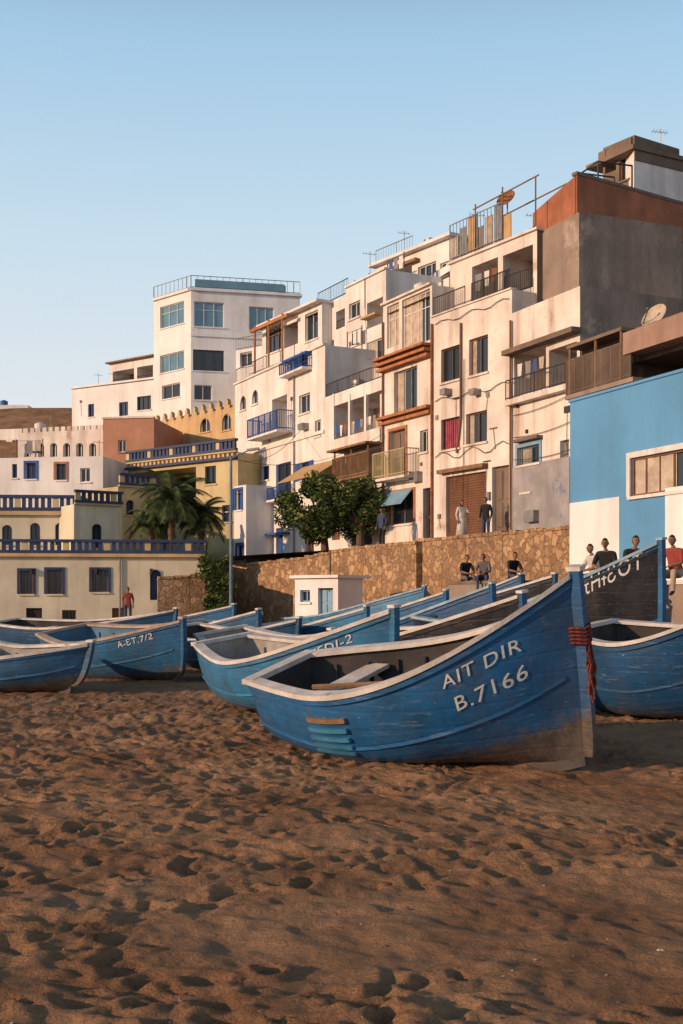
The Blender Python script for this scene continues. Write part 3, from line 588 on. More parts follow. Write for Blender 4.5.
def l4b(ob,w):
    z=Zp(514,67); wbox(ob,'cornice',YEL,w,-.2,w.W+.1,z-.05,z+.08,-.2,.25); balustrade(ob,w,-.1,w.W,z+.08,1.0,NAVY,OLV,-.02)
    balustrade(ob,ob.wr,.3,ob.wr.W,z+.08,1.0,NAVY,OLV,-.02)
house('cream_house',P(-60,67),P(78,67.5),2,Zp(514,67),5,CREAM,[(2,525,12,545,'win',dict(arch=1,fr=NAVY)),(30,523,40,545,'win',dict(arch=1,fr=NAVY)),(55,523,65,545,'door',dict(arch=1,dm=NAVY))],extra=l4b)
house('cream_house',P(74,65.5),P(122,67),2,Zp(505,66),5,CREAM,[(92,524,102,548,'win',dict(arch=1,fr=NAVY))],extra=lambda ob,w:(balustrade(ob,w,0,w.W,Zp(505,66),.8,NAVY,OLV,-.02)))
house('cream_house',P(118,71),P(160,73),2,Zp(488,72),5,OLV,[(126,500,134,515,'win',dict(arch=1,fr=NAVY))],extra=lambda ob,w:(balustrade(ob,w,0,w.W,Zp(488,72),.8,NAVY,OLV,-.02)))
def hut(ob,w):
    wbox(ob,'roof_slab',WH2,w,-.15,w.W+.15,2.5,2.62,-2,.2)
house('beach_hut',P(295,50),P(338,48.5),-.3,2.5,1.6,WH2,[(318,588,333,616,'door',dict(dm=LBLUE)),(300,590,310,602,'win',dict(fr=LBLUE))],extra=hut)
ob=Ob('street_lamp'); p=V3(P(231,55),0); PM=mk('post_paint',(.12,.2,.3),.6,.3,3,.1,.3)
ob.cyl('base',PM,p-Vector((0,0,.3)),p+Vector((0,0,.8)),.16,.13,10); ob.cyl('post',PM,p+Vector((0,0,.8)),p+Vector((0,0,8.2)),.09,.055,10)
ob.cyl('arm',PM,p+Vector((0,0,8.1)),p+Vector((.9,-.3,8.45)),.035,.03,8); ob.box('lamp_head',METAL,p+Vector((.75,-.4,8.38)),Vector((.55,-.1,.06)),Vector((.04,.2,0)),Vector((0,0,.1))); ob.done()
ob=Ob('overhead_cable'); a=V3(P(231,55),8.1)
for tgt,sag in ((V3(P(383,57.8),9.6),.8),(V3(P(300,66.5),11),.7)):
    pv=a
    for i in range(1,17):
        t=i/16; q=a.lerp(tgt,t)-Vector((0,0,sag*4*t*(1-t))); ob.cyl('wire',DMET,pv,q,.014,seg=4); pv=q
ob.done()
# ---------------- vegetation ----------------
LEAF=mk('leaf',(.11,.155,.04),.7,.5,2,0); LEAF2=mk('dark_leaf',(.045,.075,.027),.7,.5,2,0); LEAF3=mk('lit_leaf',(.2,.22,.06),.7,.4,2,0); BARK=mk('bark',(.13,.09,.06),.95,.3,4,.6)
def rndunit():
    v=Vector((random.gauss(0,1),random.gauss(0,1),random.gauss(0,1))); return v.normalized()
def leaves(ob,clumps,n,size):
    for k in range(n):
        c,r=random.choice(clumps); d=rndunit(); p=c+d*r*random.random()**.45; 
        s=size*random.uniform(.6,1.5); a=rndunit(); b=a.orthogonal().normalized()
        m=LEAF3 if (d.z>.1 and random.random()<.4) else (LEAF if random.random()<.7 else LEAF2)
        ob.poly('foliage',m,[p-a*s,p-b*s*.45,p+a*s,p+b*s*.45])
def tree(name,base,ctr,rx,rz,n,size,nb=26):
    ob=Ob(name); base=Vector(base); ctr=Vector(ctr); fork=base.lerp(ctr,.55)
    ob.cyl('trunk',BARK,base,fork,.22,.15,9); cl=[]
    for i in range(nb):
        d=rndunit(); d.z=d.z if d.z>0 else d.z*.8; c=ctr+Vector((d.x*rx*.8,d.y*rx*.8,d.z*rz*.85)); cl.append((c,random.uniform(.3,.75)))
        mid=fork.lerp(c,.5)+rndunit()*.15; ob.cyl('limb',BARK,fork,mid,.09,.05,6); ob.cyl('limb',BARK,mid,c,.05,.015,5)
    leaves(ob,cl,n,size); ob.done()
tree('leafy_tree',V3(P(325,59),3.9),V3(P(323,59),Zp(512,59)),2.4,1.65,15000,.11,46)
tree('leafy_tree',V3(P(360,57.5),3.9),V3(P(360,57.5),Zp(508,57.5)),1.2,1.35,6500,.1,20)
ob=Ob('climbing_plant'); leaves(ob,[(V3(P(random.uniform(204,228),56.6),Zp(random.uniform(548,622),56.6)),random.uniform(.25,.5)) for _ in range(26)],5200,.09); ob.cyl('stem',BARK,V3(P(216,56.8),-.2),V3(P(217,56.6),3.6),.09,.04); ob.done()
def palm(name,base,h,n=30,L=2.3):
    ob=Ob(name); base=Vector(base); topp=base+Vector((.1,0,h)); k=9
    for i in range(k):
        a=base.lerp(topp,i/k);b=base.lerp(topp,(i+1)/k); ob.cyl('trunk',BARK,a,b,.2,.15,8)
    for i in range(n):
        az=2*math.pi*i*.618; el=random.uniform(-.2,1.25); d=Vector((math.cos(az)*math.cos(el),math.sin(az)*math.cos(el),math.sin(el))); Lf=L*random.uniform(.75,1.1)
        seg=12; pos=topp.copy(); vel=d.copy()
        for s in range(seg):
            vel=(vel+Vector((0,0,-.14))).normalized(); q=pos+vel*Lf/seg; ob.cyl('frond_rib',LEAF,pos,q,.02,.015,4)
            side=vel.cross(Vector((0,0,1))).normalized() if abs(vel.z)<.98 else Vector((1,0,0)); ll=.55*math.sin(math.pi*(s+1.2)/(seg+1.5))+.08
            for t in (0,.33,.66):
                p=pos.lerp(q,t)
                for sg in (-1,1):
                    tip=p+side*sg*ll*.8+vel*ll*.5+Vector((0,0,-ll*.3)); ob.poly('leaflets',LEAF if (i+s)%3==0 else LEAF2,[p,p+vel*.06,tip])
            pos=q
    ob.done()
palm('palm_tree',V3(P(170,64),1),Zp(497,64)-1,46,2.5); palm('palm_tree',V3(P(200,65.5),1),Zp(514,65)-1,34,1.9); palm('palm_tree',V3(P(150,65),1),Zp(518,65)-1,28,1.7)
# ---------------- boats ----------------
def hullmat(name,col,wear=.6,grey=(.07,.062,.058),a=.12,c=.25,L=5,bot=True):
    m=bpy.data.materials.new(name); m.use_nodes=True; nt=m.node_tree; N=nt.nodes; K=nt.links; b=N['Principled BSDF']; b.inputs['Roughness'].default_value=.5; b.inputs['Specular IOR Level'].default_value=.35
    tc=N.new('ShaderNodeTexCoord'); sp=N.new('ShaderNodeSeparateXYZ'); K.new(tc.outputs['Object'],sp.inputs[0])
    def nz(s,d=7,mp=(1,1,1)):
        mpn=N.new('ShaderNodeMapping'); mpn.inputs['Scale'].default_value=mp; K.new(tc.outputs['Object'],mpn.inputs[0]); n=N.new('ShaderNodeTexNoise'); n.inputs['Scale'].default_value=s; n.inputs['Detail'].default_value=d; n.inputs['Roughness'].default_value=.65; K.new(mpn.outputs[0],n.inputs['Vector']); return n.outputs[0]
    def M(op,x,y,cl=False):
        q=N.new('ShaderNodeMath'); q.operation=op; q.use_clamp=cl
        for i,v in enumerate((x,y)):
            if isinstance(v,(int,float)): q.inputs[i].default_value=v
            else: K.new(v,q.inputs[i])
        return q.outputs[0]
    def mix(f,x,y):
        q=N.new('ShaderNodeMix'); q.data_type='RGBA'; K.new(f,q.inputs[0])
        for i,v in ((6,x),(7,y)):
            if isinstance(v,tuple): q.inputs[i].default_value=(*v,1)
            else: K.new(v,q.inputs[i])
        return q.outputs[2]
    def rg(v,lo,hi):
        q=N.new('ShaderNodeMapRange'); q.inputs[1].default_value=lo; q.inputs[2].default_value=hi; K.new(v,q.inputs[0]); return q.outputs[0]
    base=mix(rg(nz(1.6),.35,.65),tuple(v*.62 for v in col),tuple(min(1,v*1.12) for v in col))
    scr=rg(nz(6,10,(.3,1,3)),.59,.66); base=mix(M('MULTIPLY',scr,wear),base,tuple(min(1,v*.7+.12) for v in col))
    chip=rg(nz(22,6,(.6,1,1.4)),.66,.7); base=mix(M('MULTIPLY',chip,.7),base,(.32,.33,.33))
    dirt=rg(nz(2.4,8,(1,1,.5)),.46,.74); base=mix(M('MULTIPLY',dirt,.5),base,(.07,.062,.058))
    if bot:
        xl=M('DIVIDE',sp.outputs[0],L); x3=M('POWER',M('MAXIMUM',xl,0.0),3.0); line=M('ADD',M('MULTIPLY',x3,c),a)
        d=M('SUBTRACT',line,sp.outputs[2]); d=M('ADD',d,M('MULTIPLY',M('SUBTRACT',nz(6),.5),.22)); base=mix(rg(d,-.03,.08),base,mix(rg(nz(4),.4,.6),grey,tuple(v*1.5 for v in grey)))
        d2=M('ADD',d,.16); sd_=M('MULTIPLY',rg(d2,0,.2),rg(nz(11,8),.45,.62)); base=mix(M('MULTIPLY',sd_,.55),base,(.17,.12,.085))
    K.new(base,b.inputs['Base Color'])
    wv=N.new('ShaderNodeTexWave'); wv.bands_direction='Z'; wv.inputs['Scale'].default_value=1.6; wv.inputs['Distortion'].default_value=1.2; wv.inputs['Detail'].default_value=1; K.new(tc.outputs['Object'],wv.inputs['Vector'])
    seam=rg(wv.outputs[0],0,.08); bp=N.new('ShaderNodeBump'); bp.inputs['Strength'].default_value=.2; bp.inputs['Distance'].default_value=.01; K.new(seam,bp.inputs['Height'])
    bp2=N.new('ShaderNodeBump'); bp2.inputs['Strength'].default_value=.4; bp2.inputs['Distance'].default_value=.03; K.new(nz(5),bp2.inputs['Height']); K.new(bp.outputs[0],bp2.inputs['Normal']); K.new(bp2.outputs[0],b.inputs['Normal'])
    return m
GUN=mk('worn_white_paint',(.64,.6,.56),.65,.25,3,.3,.3,(.25,.18,.13),patch=(.3,.24,.2),patchamt=.35)
INW=mk('boat_interior_white',(.36,.34,.32),.8,.3,2,.3,.4); IND=mk('boat_interior_dark',(.06,.055,.055),.85,.4,2,.3); INB=mk('boat_interior_blue',(.08,.2,.32),.8,.3,2,.3,.3)
TXT=mk('letter_paint',(.62,.62,.6),.7,.25,14,.1)
KEEL=mk('keel_timber',(.1,.09,.085),.85,.4,3,.4)
BOATB=(.016,.115,.29)
def boat(stern,bow,beam=2.0,mid=.85,bowh=1.9,sternh=.95,roll=0,col=BOATB,inner=INW,texts=(),black=False,rope=False,z=0,thw=3,a=.12,c=.25,grey=(.07,.062,.058),vents=False,trimm=None,pitch=0,name='fishing_boat',bv=.72,sw=.62,rk=.22,ff=.22,rv=.64):
    sx=Vector(stern);bx=Vector(bow); L=(bx-sx).length; ob=Ob(name)
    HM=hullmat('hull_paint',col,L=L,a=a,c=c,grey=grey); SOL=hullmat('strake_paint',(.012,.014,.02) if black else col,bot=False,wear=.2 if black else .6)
    TR=trimm or GUN
    def bm(t):
        if t<.45: s=sw+(1-sw)*math.sin(math.pi/2*t/.45)
        else: s=1-((t-.45)/.55)**2.3
        return beam/2*max(s,0)+.025
    def sh(t): return mid+(bowh-mid)*max(0,(t-.22)/.78)**2.1+(sternh-mid)*max(0,(.4-t)/.4)**1.6
    def ke(t): return .0+.10*max(0,(.25-t)/.25)**2+.12*max(0,(t-.8)/.2)**2
    def pq(t): 
        f=max(0,(t-.4)/.6); return .75+.75*f**1.5, 1.15-.35*f
    def hp(t,v,off=0,side=1):
        p,q=pq(t); b=bm(t); s=sh(t);k=ke(t)
        y=(b+off*.9)*math.sin(math.pi/2*v)**p; zz=k+(s-k)*(1-math.cos(math.pi/2*v))**q
        rake=rk*(v**1.5)*max(0,(t-.7)/.3)**2+ -.08*v*max(0,(.2-t)/.2)
        return Vector((L*(t*.965)+rake-(ff*max(0,(t-.85)/.15)**2)*(1-v)**3,side*y,zz))
    def vz(t,zz):
        p,q=pq(t); s=sh(t);k=ke(t); r=min(1,max(0.0001,(zz-k)/(s-k)))**(1/q); return math.acos(1-r)/(math.pi/2)
    NT=44; NV=14
    ts=[1-(1-i/NT)**1.25 for i in range(NT+1)]
    for side in (1,-1):
        for inn in (0,1):
            off=0 if not inn else -.06
            for i in range(NT):
                for j in range(NV):
                    v0=j/NV;v1=(j+1)/NV
                    if inn and v1<.45: continue
                    q=[hp(ts[i],v0,off,side),hp(ts[i+1],v0,off,side),hp(ts[i+1],v1,off,side),hp(ts[i],v1,off,side)]
                    if inn:
                        for pnt in q:
                            pnt.x=min(pnt.x,L*.965)
                            if pnt.y*side<.004: pnt.y=0
                    if not ((side<0)!=(inn==1)): q=q[::-1]
                    ob.poly('hull' if not inn else 'inner_hull',HM if not inn else inner,q)
    for i in range(2,NT-8):
        v=.46; a_=hp(ts[i],v,-.06,1); b_=hp(ts[i+1],v,-.06,1)
        ob.poly('floor_boards',IND if inner is not INW else KEEL,[Vector((a_.x,-a_.y,a_.z)),Vector((b_.x,-b_.y,b_.z)),b_,a_])
    tp=[hp(0,j/NV,0,-1) for j in range(NV,-1,-1)]+[hp(0,j/NV,0,1) for j in range(1,NV+1)]
    ob.poly('transom',HM,tp[::-1]); tp2=[p+Vector((.06,0,0)) for p in tp]; ob.poly('transom',inner,tp2)
    def strip(part,mat,v,w,h,o0,o1,t0=0,t1=1,dz=0,sides=(1,-1)):
        n=NT
        for side in sides:
            ring=[]
            for i in range(n+1):
                t=t0+(t1-t0)*i/n; c0=hp(t,v,o0,side); c1=hp(t,v,o1,side); c0.z+=dz;c1.z=c0.z
                if o0<0 and c0.y*side<.01: c0.y=0
                ring.append((c0,c1,c1+Vector((0,0,h)),c0+Vector((0,0,h))))
            for i in range(n):
                A,B=ring[i],ring[i+1]
                for k in range(4):
                    l=(k+1)%4; q=[A[k],B[k],B[l],A[l]]; ob.poly(part,mat,q if side<0 else q[::-1])
            ob.poly(part,mat,ring[0]); ob.poly(part,mat,ring[-1][::-1])
    strip('gunwale',TR,1,0,.05,-.13,.055,dz=-.0)
    strip('sheer_strake',SOL,.965,0,.055,0.0,.035)
    strip('rub_rail',TR if black else SOL,rv if not black else bv-.012,0,.035 if not black else .02,0.0,.03,0,.97)
    if black:
        for side in (1,-1):
            for i in range(NT):
                nb=6
                for b0 in range(nb):
                    v0=bv+.012+(.96-bv-.012)*b0/nb; v1=bv+.012+(.96-bv-.012)*(b0+1)/nb
                    q=[hp(ts[i],v0,.012,side),hp(ts[i+1],v0,.012,side),hp(ts[i+1],v1,.012,side),hp(ts[i],v1,.012,side)]
                    for p in q: p.y+=side*.006
                    ob.poly('black_strake',SOL,q if side<0 else q[::-1])
    p0=hp(0,1,.05,-1);p1=hp(0,1,.05,1); ob.box('transom_cap',TR,p0+Vector((-.06,0,.002)),Vector((.15,0,0)),p1-p0,Vector((0,0,.055)))
    prev=None
    for j in range(13):
        v=j/12; c_=hp(1,v,0,1); c_.y=0; c_.x+=.035
        if v==1: c_.z+=.07
        r=.045
        if prev is not None:
            ob.box('stem_post',HM,prev+Vector((-.05,-r,0)),Vector((.1,0,0)),Vector((0,2*r,0)),c_-prev+Vector((0,0,.002)))
        prev=c_
    ob.box('stem_cap',TR,prev+Vector((-.07,-.06,0)),Vector((.14,0,0)),Vector((0,.12,0)),Vector((0,0,.04)))
    prev=None
    for i in range(21):
        t=i/20; c_=hp(t,0,0,1); c_.y=0
        if prev is not None: ob.box('keel',KEEL,prev+Vector((0,-.04,-.09)),c_-prev+Vector((.002,0,0)),Vector((0,.08,0)),Vector((0,0,.1)))
        prev=c_
    for i in range(9):
        t=.08+.8*i/9
        for side in (1,-1):
            pv=None
            for j in range(6):
                v=.5+.5*j/6; c_=hp(t,v,-.085,side)
                if pv is not None: ob.cyl('rib',inner,pv,c_,.025,seg=5)
                pv=c_
    for k in range(thw):
        t=(.2,.45,.68)[k]; zz=sh(t)-.2; v=vz(t,zz); y=hp(t,v,-.07).y; ob.box('thwart',(TR,WOOD,inner)[k],Vector((L*t*.965-.13,-y,zz)),Vector((.26,0,0)),Vector((0,2*y,0)),Vector((0,0,.045)))
    for i in range(NT):
        if ts[i]<.82: continue
        a1=hp(ts[i],.95,-.05);b1=hp(ts[i+1],.95,-.05); a1.y=max(a1.y,.001); b1.y=max(b1.y,.001)
        ob.poly('fore_deck',inner,[Vector((a1.x,-a1.y,a1.z)),Vector((b1.x,-b1.y,b1.z)),b1,a1])
    for k in range(12):
        t=random.uniform(.3,.62); c_=Vector((L*t,random.uniform(-.3,.3)*beam*.6,.2+random.random()*.16)); d=rndunit(); d.z*=.2
        ob.cyl('gear',random.choice([KEEL,WOOD,IND,INB]),c_-d*.4,c_+d*.4,.05,.04,6)
    ob.cyl('oar',WOOD,Vector((L*.15,-.25,mid-.12)),Vector((L*.75,-.1,mid+.02)),.03,seg=6)
    if vents:
        for k in range(5):
            t0=.28-.004*k; v0=.84-.075*k
            for side in (1,-1):
                n=8
                for i in range(n):
                    A=[]
                    for t in (t0+.15*i/n,t0+.15*(i+1)/n):
                        for vv in (v0,v0+.032):
                            for of in (0.0,.045): A.append(hp(t,vv,of,side))
                    a0,a1,a2,a3,b0,b1,b2,b3=A
                    m_=WOOD if k==0 else LBL
                    for q in ((a1,b1,b3,a3),(a0,b0,b1,a1),(a2,b2,b3,a3),): ob.poly('wear_strips',m_,q)
                    if i==0: ob.poly('wear_strips',m_,(a0,a1,a3,a2))
                    if i==n-1: ob.poly('wear_strips',m_,(b0,b1,b3,b2))
    for tt in texts:
        (s,t0,z0,size,slope)=tt[:5]; sq=tt[5] if len(tt)>5 else 1
        cu=bpy.data.curves.new('t','FONT'); cu.body=s; cu.size=size; cu.resolution_u=3; cu.space_character=1.12; cu.offset=size*.004; to=bpy.data.objects.new('t',cu); COL.objects.link(to)
        bpy.context.view_layer.update(); dg=bpy.context.evaluated_depsgraph_get(); tm=bpy.data.meshes.new_from_object(to.evaluated_get(dg)); bpy.data.objects.remove(to)
        vs=[]
        for v in tm.vertices:
            x=v.co.x*sq; t=t0+x/(L*.965); zz=z0+v.co.y*1.1+x*slope+.006*math.sin(x*23+z0*9)
            pnt=hp(min(t,.995),vz(min(t,.995),zz),0,-1); pnt.y-=.014+(.014 if black else 0); vs.append(pnt)
        for p in tm.polygons: ob.poly('lettering',TXT,[vs[i] for i in p.vertices])
        bpy.data.meshes.remove(tm)
    if rope:
        RP=mk('red_rope',(.2,.05,.035),.95,.5,20,.5)
        tp=hp(1,.9,0); 
        for k in range(16):
            x0_=tp.x+.07+random.uniform(-.03,.05); pv=Vector((x0_,random.uniform(-.07,.07),sh(1)-.5-random.random()*.3)) 
            for s in range(5):
                q=pv+Vector((random.uniform(-.02,.02),random.uniform(-.025,.025),-.08)); ob.cyl('rope',RP,pv,q,.012,seg=5); pv=q
        for i in range(5):
            zz=.46+.035*i; ring=[Vector((tp.x+.01+.1*math.cos(t),.1*math.sin(t),sh(1)-zz+.01*math.sin(3*t))) for t in [k*math.pi/6 for k in range(13)]]
            for p,q in zip(ring[:-1],ring[1:]): ob.cyl('rope',RP,p,q,.014,seg=5)
    d=(bx-sx)/L; ang=math.atan2(d.y,d.x)
    mw=Matrix.Translation(Vector((sx.x,sx.y,z)))@Matrix.Rotation(ang,4,'Z')@Matrix.Rotation(-pitch,4,'Y')@Matrix.Rotation(roll,4,'X')
    ob.done(smooth=('hull','inner_hull','gunwale','black_strake','rub_rail','sheer_strake'),mw=mw)
LBL=mk('strip_light_blue',(.06,.25,.42),.7,.3,4,.2)
LTR=mk('pale_blue_trim',(.3,.42,.5),.7,.3,4,.2)
R=math.radians
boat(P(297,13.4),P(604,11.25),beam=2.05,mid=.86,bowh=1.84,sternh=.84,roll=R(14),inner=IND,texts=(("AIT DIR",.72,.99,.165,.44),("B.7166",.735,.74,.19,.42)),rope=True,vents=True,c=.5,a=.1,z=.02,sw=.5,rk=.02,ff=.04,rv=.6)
boat(P(232,18.6),P(401,15.4),beam=1.8,mid=.78,bowh=1.42,roll=R(8),col=(.035,.18,.36),texts=(("EFEEDI-2",.75,.82,.15,.42),),z=.03,sw=.5)
boat(P(452,24),P(672,19.3),beam=2.5,mid=1.25,bowh=2.5,sternh=1.3,roll=R(4),black=True,texts=(("tH\u0268\u0190OT",.835,1.74,.36,.55,.56),),trimm=LTR,z=0,bv=.6,col=(.02,.13,.3),rk=.1)
boat(P(597,17.6),P(800,15.5),beam=2.2,mid=1.08,bowh=1.9,sternh=1.2,roll=R(6),col=(.012,.075,.19),trimm=GUN,z=0,inner=IND)
boat(P(72,26.5),P(190,23),beam=1.9,mid=.85,bowh=1.2,roll=R(10),col=(.025,.13,.28),texts=(("A-\u0190T.7/2",.76,.8,.16,.2),),inner=INB,trimm=mk('sandy_trim',(.42,.33,.27),.8,.3,3,.3))
boat(P(-60,22),P(88,20.6),beam=1.8,mid=.62,bowh=.82,roll=R(6),col=(.04,.15,.3),inner=INW)
boat(P(8,36.5),P(178,33.5),beam=2,mid=.85,bowh=1.3,roll=R(6),col=(.015,.07,.16),inner=IND)
boat(P(186,34),P(262,30),beam=1.9,mid=.85,bowh=1.3,roll=R(6),col=(.03,.13,.28),inner=INB)
boat(P(185,29),P(300,26),beam=1.8,mid=.75,bowh=1.15,roll=R(6),col=(.02,.09,.2),inner=IND)
boat(P(228,25),P(334,22),beam=1.8,mid=.7,bowh=1.0,roll=R(8),col=(.09,.28,.43),inner=INW)
boat(P(270,31),P(372,26),beam=1.9,mid=.85,bowh=1.4,roll=R(6),col=(.04,.18,.36),inner=INW)
boat(P(330,33),P(452,27),beam=2,mid=1.0,bowh=1.75,roll=R(5),col=(.03,.14,.32),inner=INB)
boat(P(385,28),P(500,23),beam=2,mid=1.1,bowh=1.85,roll=R(6),col=(.03,.11,.27),inner=IND,trimm=LTR)
boat(P(350,22),P(532,17.5),beam=2,mid=.98,bowh=1.65,roll=R(8),black=True,col=(.03,.12,.27),inner=IND,bv=.75)
boat(P(400,31),P(560,26),beam=2.1,mid=1.35,bowh=2.1,roll=R(5),black=True,col=(.03,.11,.27),inner=INW)
boat(P(300,38),P(420,33),beam=2,mid=1.0,bowh=1.9,roll=R(-4),col=(.04,.2,.38),inner=INW,trimm=LTR)
boat(P(130,41),P(236,37),beam=2,mid=.9,bowh=1.4,roll=R(5),col=(.03,.14,.3),inner=INW)
boat(P(430,36),P(525,31),beam=2,mid=1.3,bowh=2.2,roll=R(4),col=(.03,.14,.3),inner=INW)
# ---------------- people ----------------
SK=mk('skin',(.26,.14,.09),.6,.15,8,0); HAIR=mk('hair',(.015,.012,.01),.8,.2,20,.2)
def cloth(n,c): return mk(n,c,.9,.2,5,.3)
CB=cloth('black_cloth',(.02,.02,.022)); CW=cloth('white_cloth',(.55,.53,.5)); CN=cloth('denim',(.05,.07,.13)); CR=cloth('red_cloth',(.3,.06,.05)); CG=cloth('grey_cloth',(.15,.14,.14)); CT=cloth('beige_cloth',(.4,.3,.22)); SHO=cloth('shoe_leather',(.03,.025,.02))
def person(name,loc,yaw,pose='stand',shirt=CB,pants=CN,longsleeve=False,scale=1.0,longhair=False,dress=False,arms=0):
    if pose=='stand':
        J=dict(pel=(0,0,.95),spi=(0,-.01,1.15),che=(0,0,1.34),nec=(0,-.01,1.49),hd=(0,-.02,1.56),sL=(.18,0,1.42),sR=(-.18,0,1.42),eL=(.25,.03,1.14),eR=(-.25,.03,1.14),wL=(.24,-.1,.9),wR=(-.24,-.1,.9),hL=(.1,0,.9),hR=(-.1,0,.9),kL=(.11,-.03,.5),kR=(-.12,-.01,.5),aL=(.11,.02,.09),aR=(-.13,.04,.09),tL=(.13,-.16,.04),tR=(-.16,-.13,.04))
        if arms: J['eL']=(.26,-.12,1.2); J['wL']=(.08,-.3,1.22)
    else:
        J=dict(pel=(0,0,.11),spi=(0,-.03,.3),che=(0,-.09,.5),nec=(0,-.13,.65),hd=(0,-.17,.72),sL=(.18,-.1,.58),sR=(-.18,-.1,.58),eL=(.24,-.25,.33),eR=(-.25,-.22,.33),wL=(.1,-.42,.28),wR=(-.1,-.44,.27),hL=(.1,-.05,.1),hR=(-.1,-.05,.1),kL=(.15,-.46,.16),kR=(-.16,-.45,.14),aL=(.14,-.45,-.28),aR=(-.14,-.5,-.28),tL=(.15,-.62,-.34),tR=(-.16,-.66,-.34))
    Rr=dict(pel=.15,spi=.135,che=.15,nec=.055,hd=.05,sL=.075,sR=.075,eL=.05,eR=.05,wL=.032,wR=.032,hL=.1,hR=.1,kL=.07,kR=.07,aL=.045,aR=.045,tL=.035,tR=.035)
    E=[('pel','spi',0),('spi','che',0),('che','nec',0),('nec','hd',3),('che','sL',0),('che','sR',0),('sL','eL',0),('sR','eR',0),('eL','wL',0 if longsleeve else 3),('eR','wR',0 if longsleeve else 3),('pel','hL',1),('pel','hR',1),('hL','kL',1),('hR','kR',1),('kL','aL',1),('kR','aR',1),('aL','tL',2),('aR','tR',2)]
    ks=list(J); m=bpy.data.meshes.new('sk'); m.from_pydata([J[k] for k in ks],[(ks.index(a),ks.index(b)) for a,b,_ in E],[]); o=bpy.data.objects.new('sk',m); COL.objects.link(o)
    md=o.modifiers.new('s','SKIN'); md.use_smooth_shade=True
    for i,k in enumerate(ks): 
        sv=m.skin_vertices[0].data[i]; sv.radius=(Rr[k],Rr[k]*(.75 if k in('pel','spi','che') else 1)); sv.use_root=(k=='pel')
    sb=o.modifiers.new('u','SUBSURF'); sb.levels=2; sb.render_levels=2
    bpy.context.view_layer.update(); dg=bpy.context.evaluated_depsgraph_get(); bm_=bpy.data.meshes.new_from_object(o.evaluated_get(dg)); bpy.data.objects.remove(o)
    vs=[v.co.copy() for v in bm_.vertices]; fs=[tuple(p.vertices) for p in bm_.polygons]; mi=[]
    for p in bm_.polygons:
        c=p.center; best=9;bi=0
        for a,b,k in E:
            A=Vector(J[a]);B=Vector(J[b]); d=B-A; t=max(0,min(1,(c-A).dot(d)/d.length_squared)); dist=(c-A-d*t).length-Rr[a]*(1-t)-Rr[b]*t
            if dist<best: best=dist;bi=k
        mi.append(bi)
    hc=Vector(J['hd'])+Vector((0,-.02,.1)); n0=len(vs); rings=12;seg=16
    for i in range(rings+1):
        th=math.pi*i/rings
        for j in range(seg):
            ph=2*math.pi*j/seg; x=.075*math.sin(th)*math.cos(ph); y=.095*math.sin(th)*math.sin(ph); zz=.118*math.cos(th)
            if zz<0: x*=1+zz*2.2; y=y*(1+zz*1.2)-(.012 if y<0 else 0)*(-zz/.118)
            if y<-.05 and abs(abs(x)-.03)<.018 and abs(zz-.005)<.02: y+=.01
            vs.append(hc+Vector((x,y,zz)))
    for i in range(rings):
        for j in range(seg):
            k=(j+1)%seg; f=(n0+i*seg+j,n0+i*seg+k,n0+(i+1)*seg+k,n0+(i+1)*seg+j); c=sum((vs[q] for q in f),Vector())/4-hc
            fs.append(f); mi.append(4 if (c.z>.06 or (c.y>.0 and c.z>(-.06 if not longhair else -.12))) else 3)
    def addbox(c,s,mt,ax=None):
        n=len(vs)
        for a in(-1,1):
            for b in(-1,1):
                for d in(-1,1): vs.append(Vector(c)+Vector((a*s[0],b*s[1],d*s[2])))
        for q in ((0,1,3,2),(4,6,7,5),(0,4,5,1),(2,3,7,6),(0,2,6,4),(1,5,7,3)): fs.append(tuple(n+i for i in q)); mi.append(mt)
    def cone(p,q,r0,r1,mt,sg=6):
        p=Vector(p);q=Vector(q); d=(q-p).normalized(); a=d.orthogonal().normalized(); b=d.cross(a); n=len(vs)
        for (c,r) in ((p,r0),(q,r1)):
            for i in range(sg): t=2*math.pi*i/sg; vs.append(c+(a*math.cos(t)+b*math.sin(t))*r)
        for i in range(sg): j=(i+1)%sg; fs.append((n+i,n+j,n+sg+j,n+sg+i)); mi.append(mt)
        fs.append(tuple(range(n+sg,n+2*sg))); mi.append(mt)
    cone(hc+Vector((0,-.088,.02)),hc+Vector((0,-.112,-.022)),.006,.014,3); 
    for sx_ in(-1,1):
        addbox(hc+Vector((sx_*.03,-.083,.008)),(.01,.004,.005),4); addbox(hc+Vector((sx_*.076,.005,-.005)),(.008,.016,.028),3); addbox(hc+Vector((sx_*.03,-.086,.03)),(.016,.004,.003),4)
    addbox(hc+Vector((0,-.09,-.052)),(.022,.004,.005),5)
    for s_,w_,e_ in ((1,'wL','eL'),(-1,'wR','eR')):
        W=Vector(J[w_]); d=(W-Vector(J[e_])).normalized(); sd=d.cross(Vector((0,0,1))) if abs(d.z)<.9 else Vector((0,1,0)); sd.normalize(); nn=d.cross(sd)
        cone(W-d*.01,W+d*.085,.03,.034,3,8)
        for k,l in enumerate((.06,.075,.08,.072)):
            a=W+d*.08+sd*(k-1.5)*.018; b=a+d*l*.55+nn*.008; c=b+d*l*.4+nn*.022; cone(a,b,.0095,.0085,3,5); cone(b,c,.0085,.006,3,5)
        a=W+d*.03+sd*.03; b=a+sd*.03+d*.03; cone(a,b,.012,.01,3,5); cone(b,b+d*.03+nn*.01,.01,.007,3,5)
    if longhair: cone(hc+Vector((0,.05,.02)),hc+Vector((0,.09,-.28)),.075,.05,4,10)
    if dress: cone(Vector((0,0,1.0)),Vector((0,0,.25)),.17,.27,0,16)
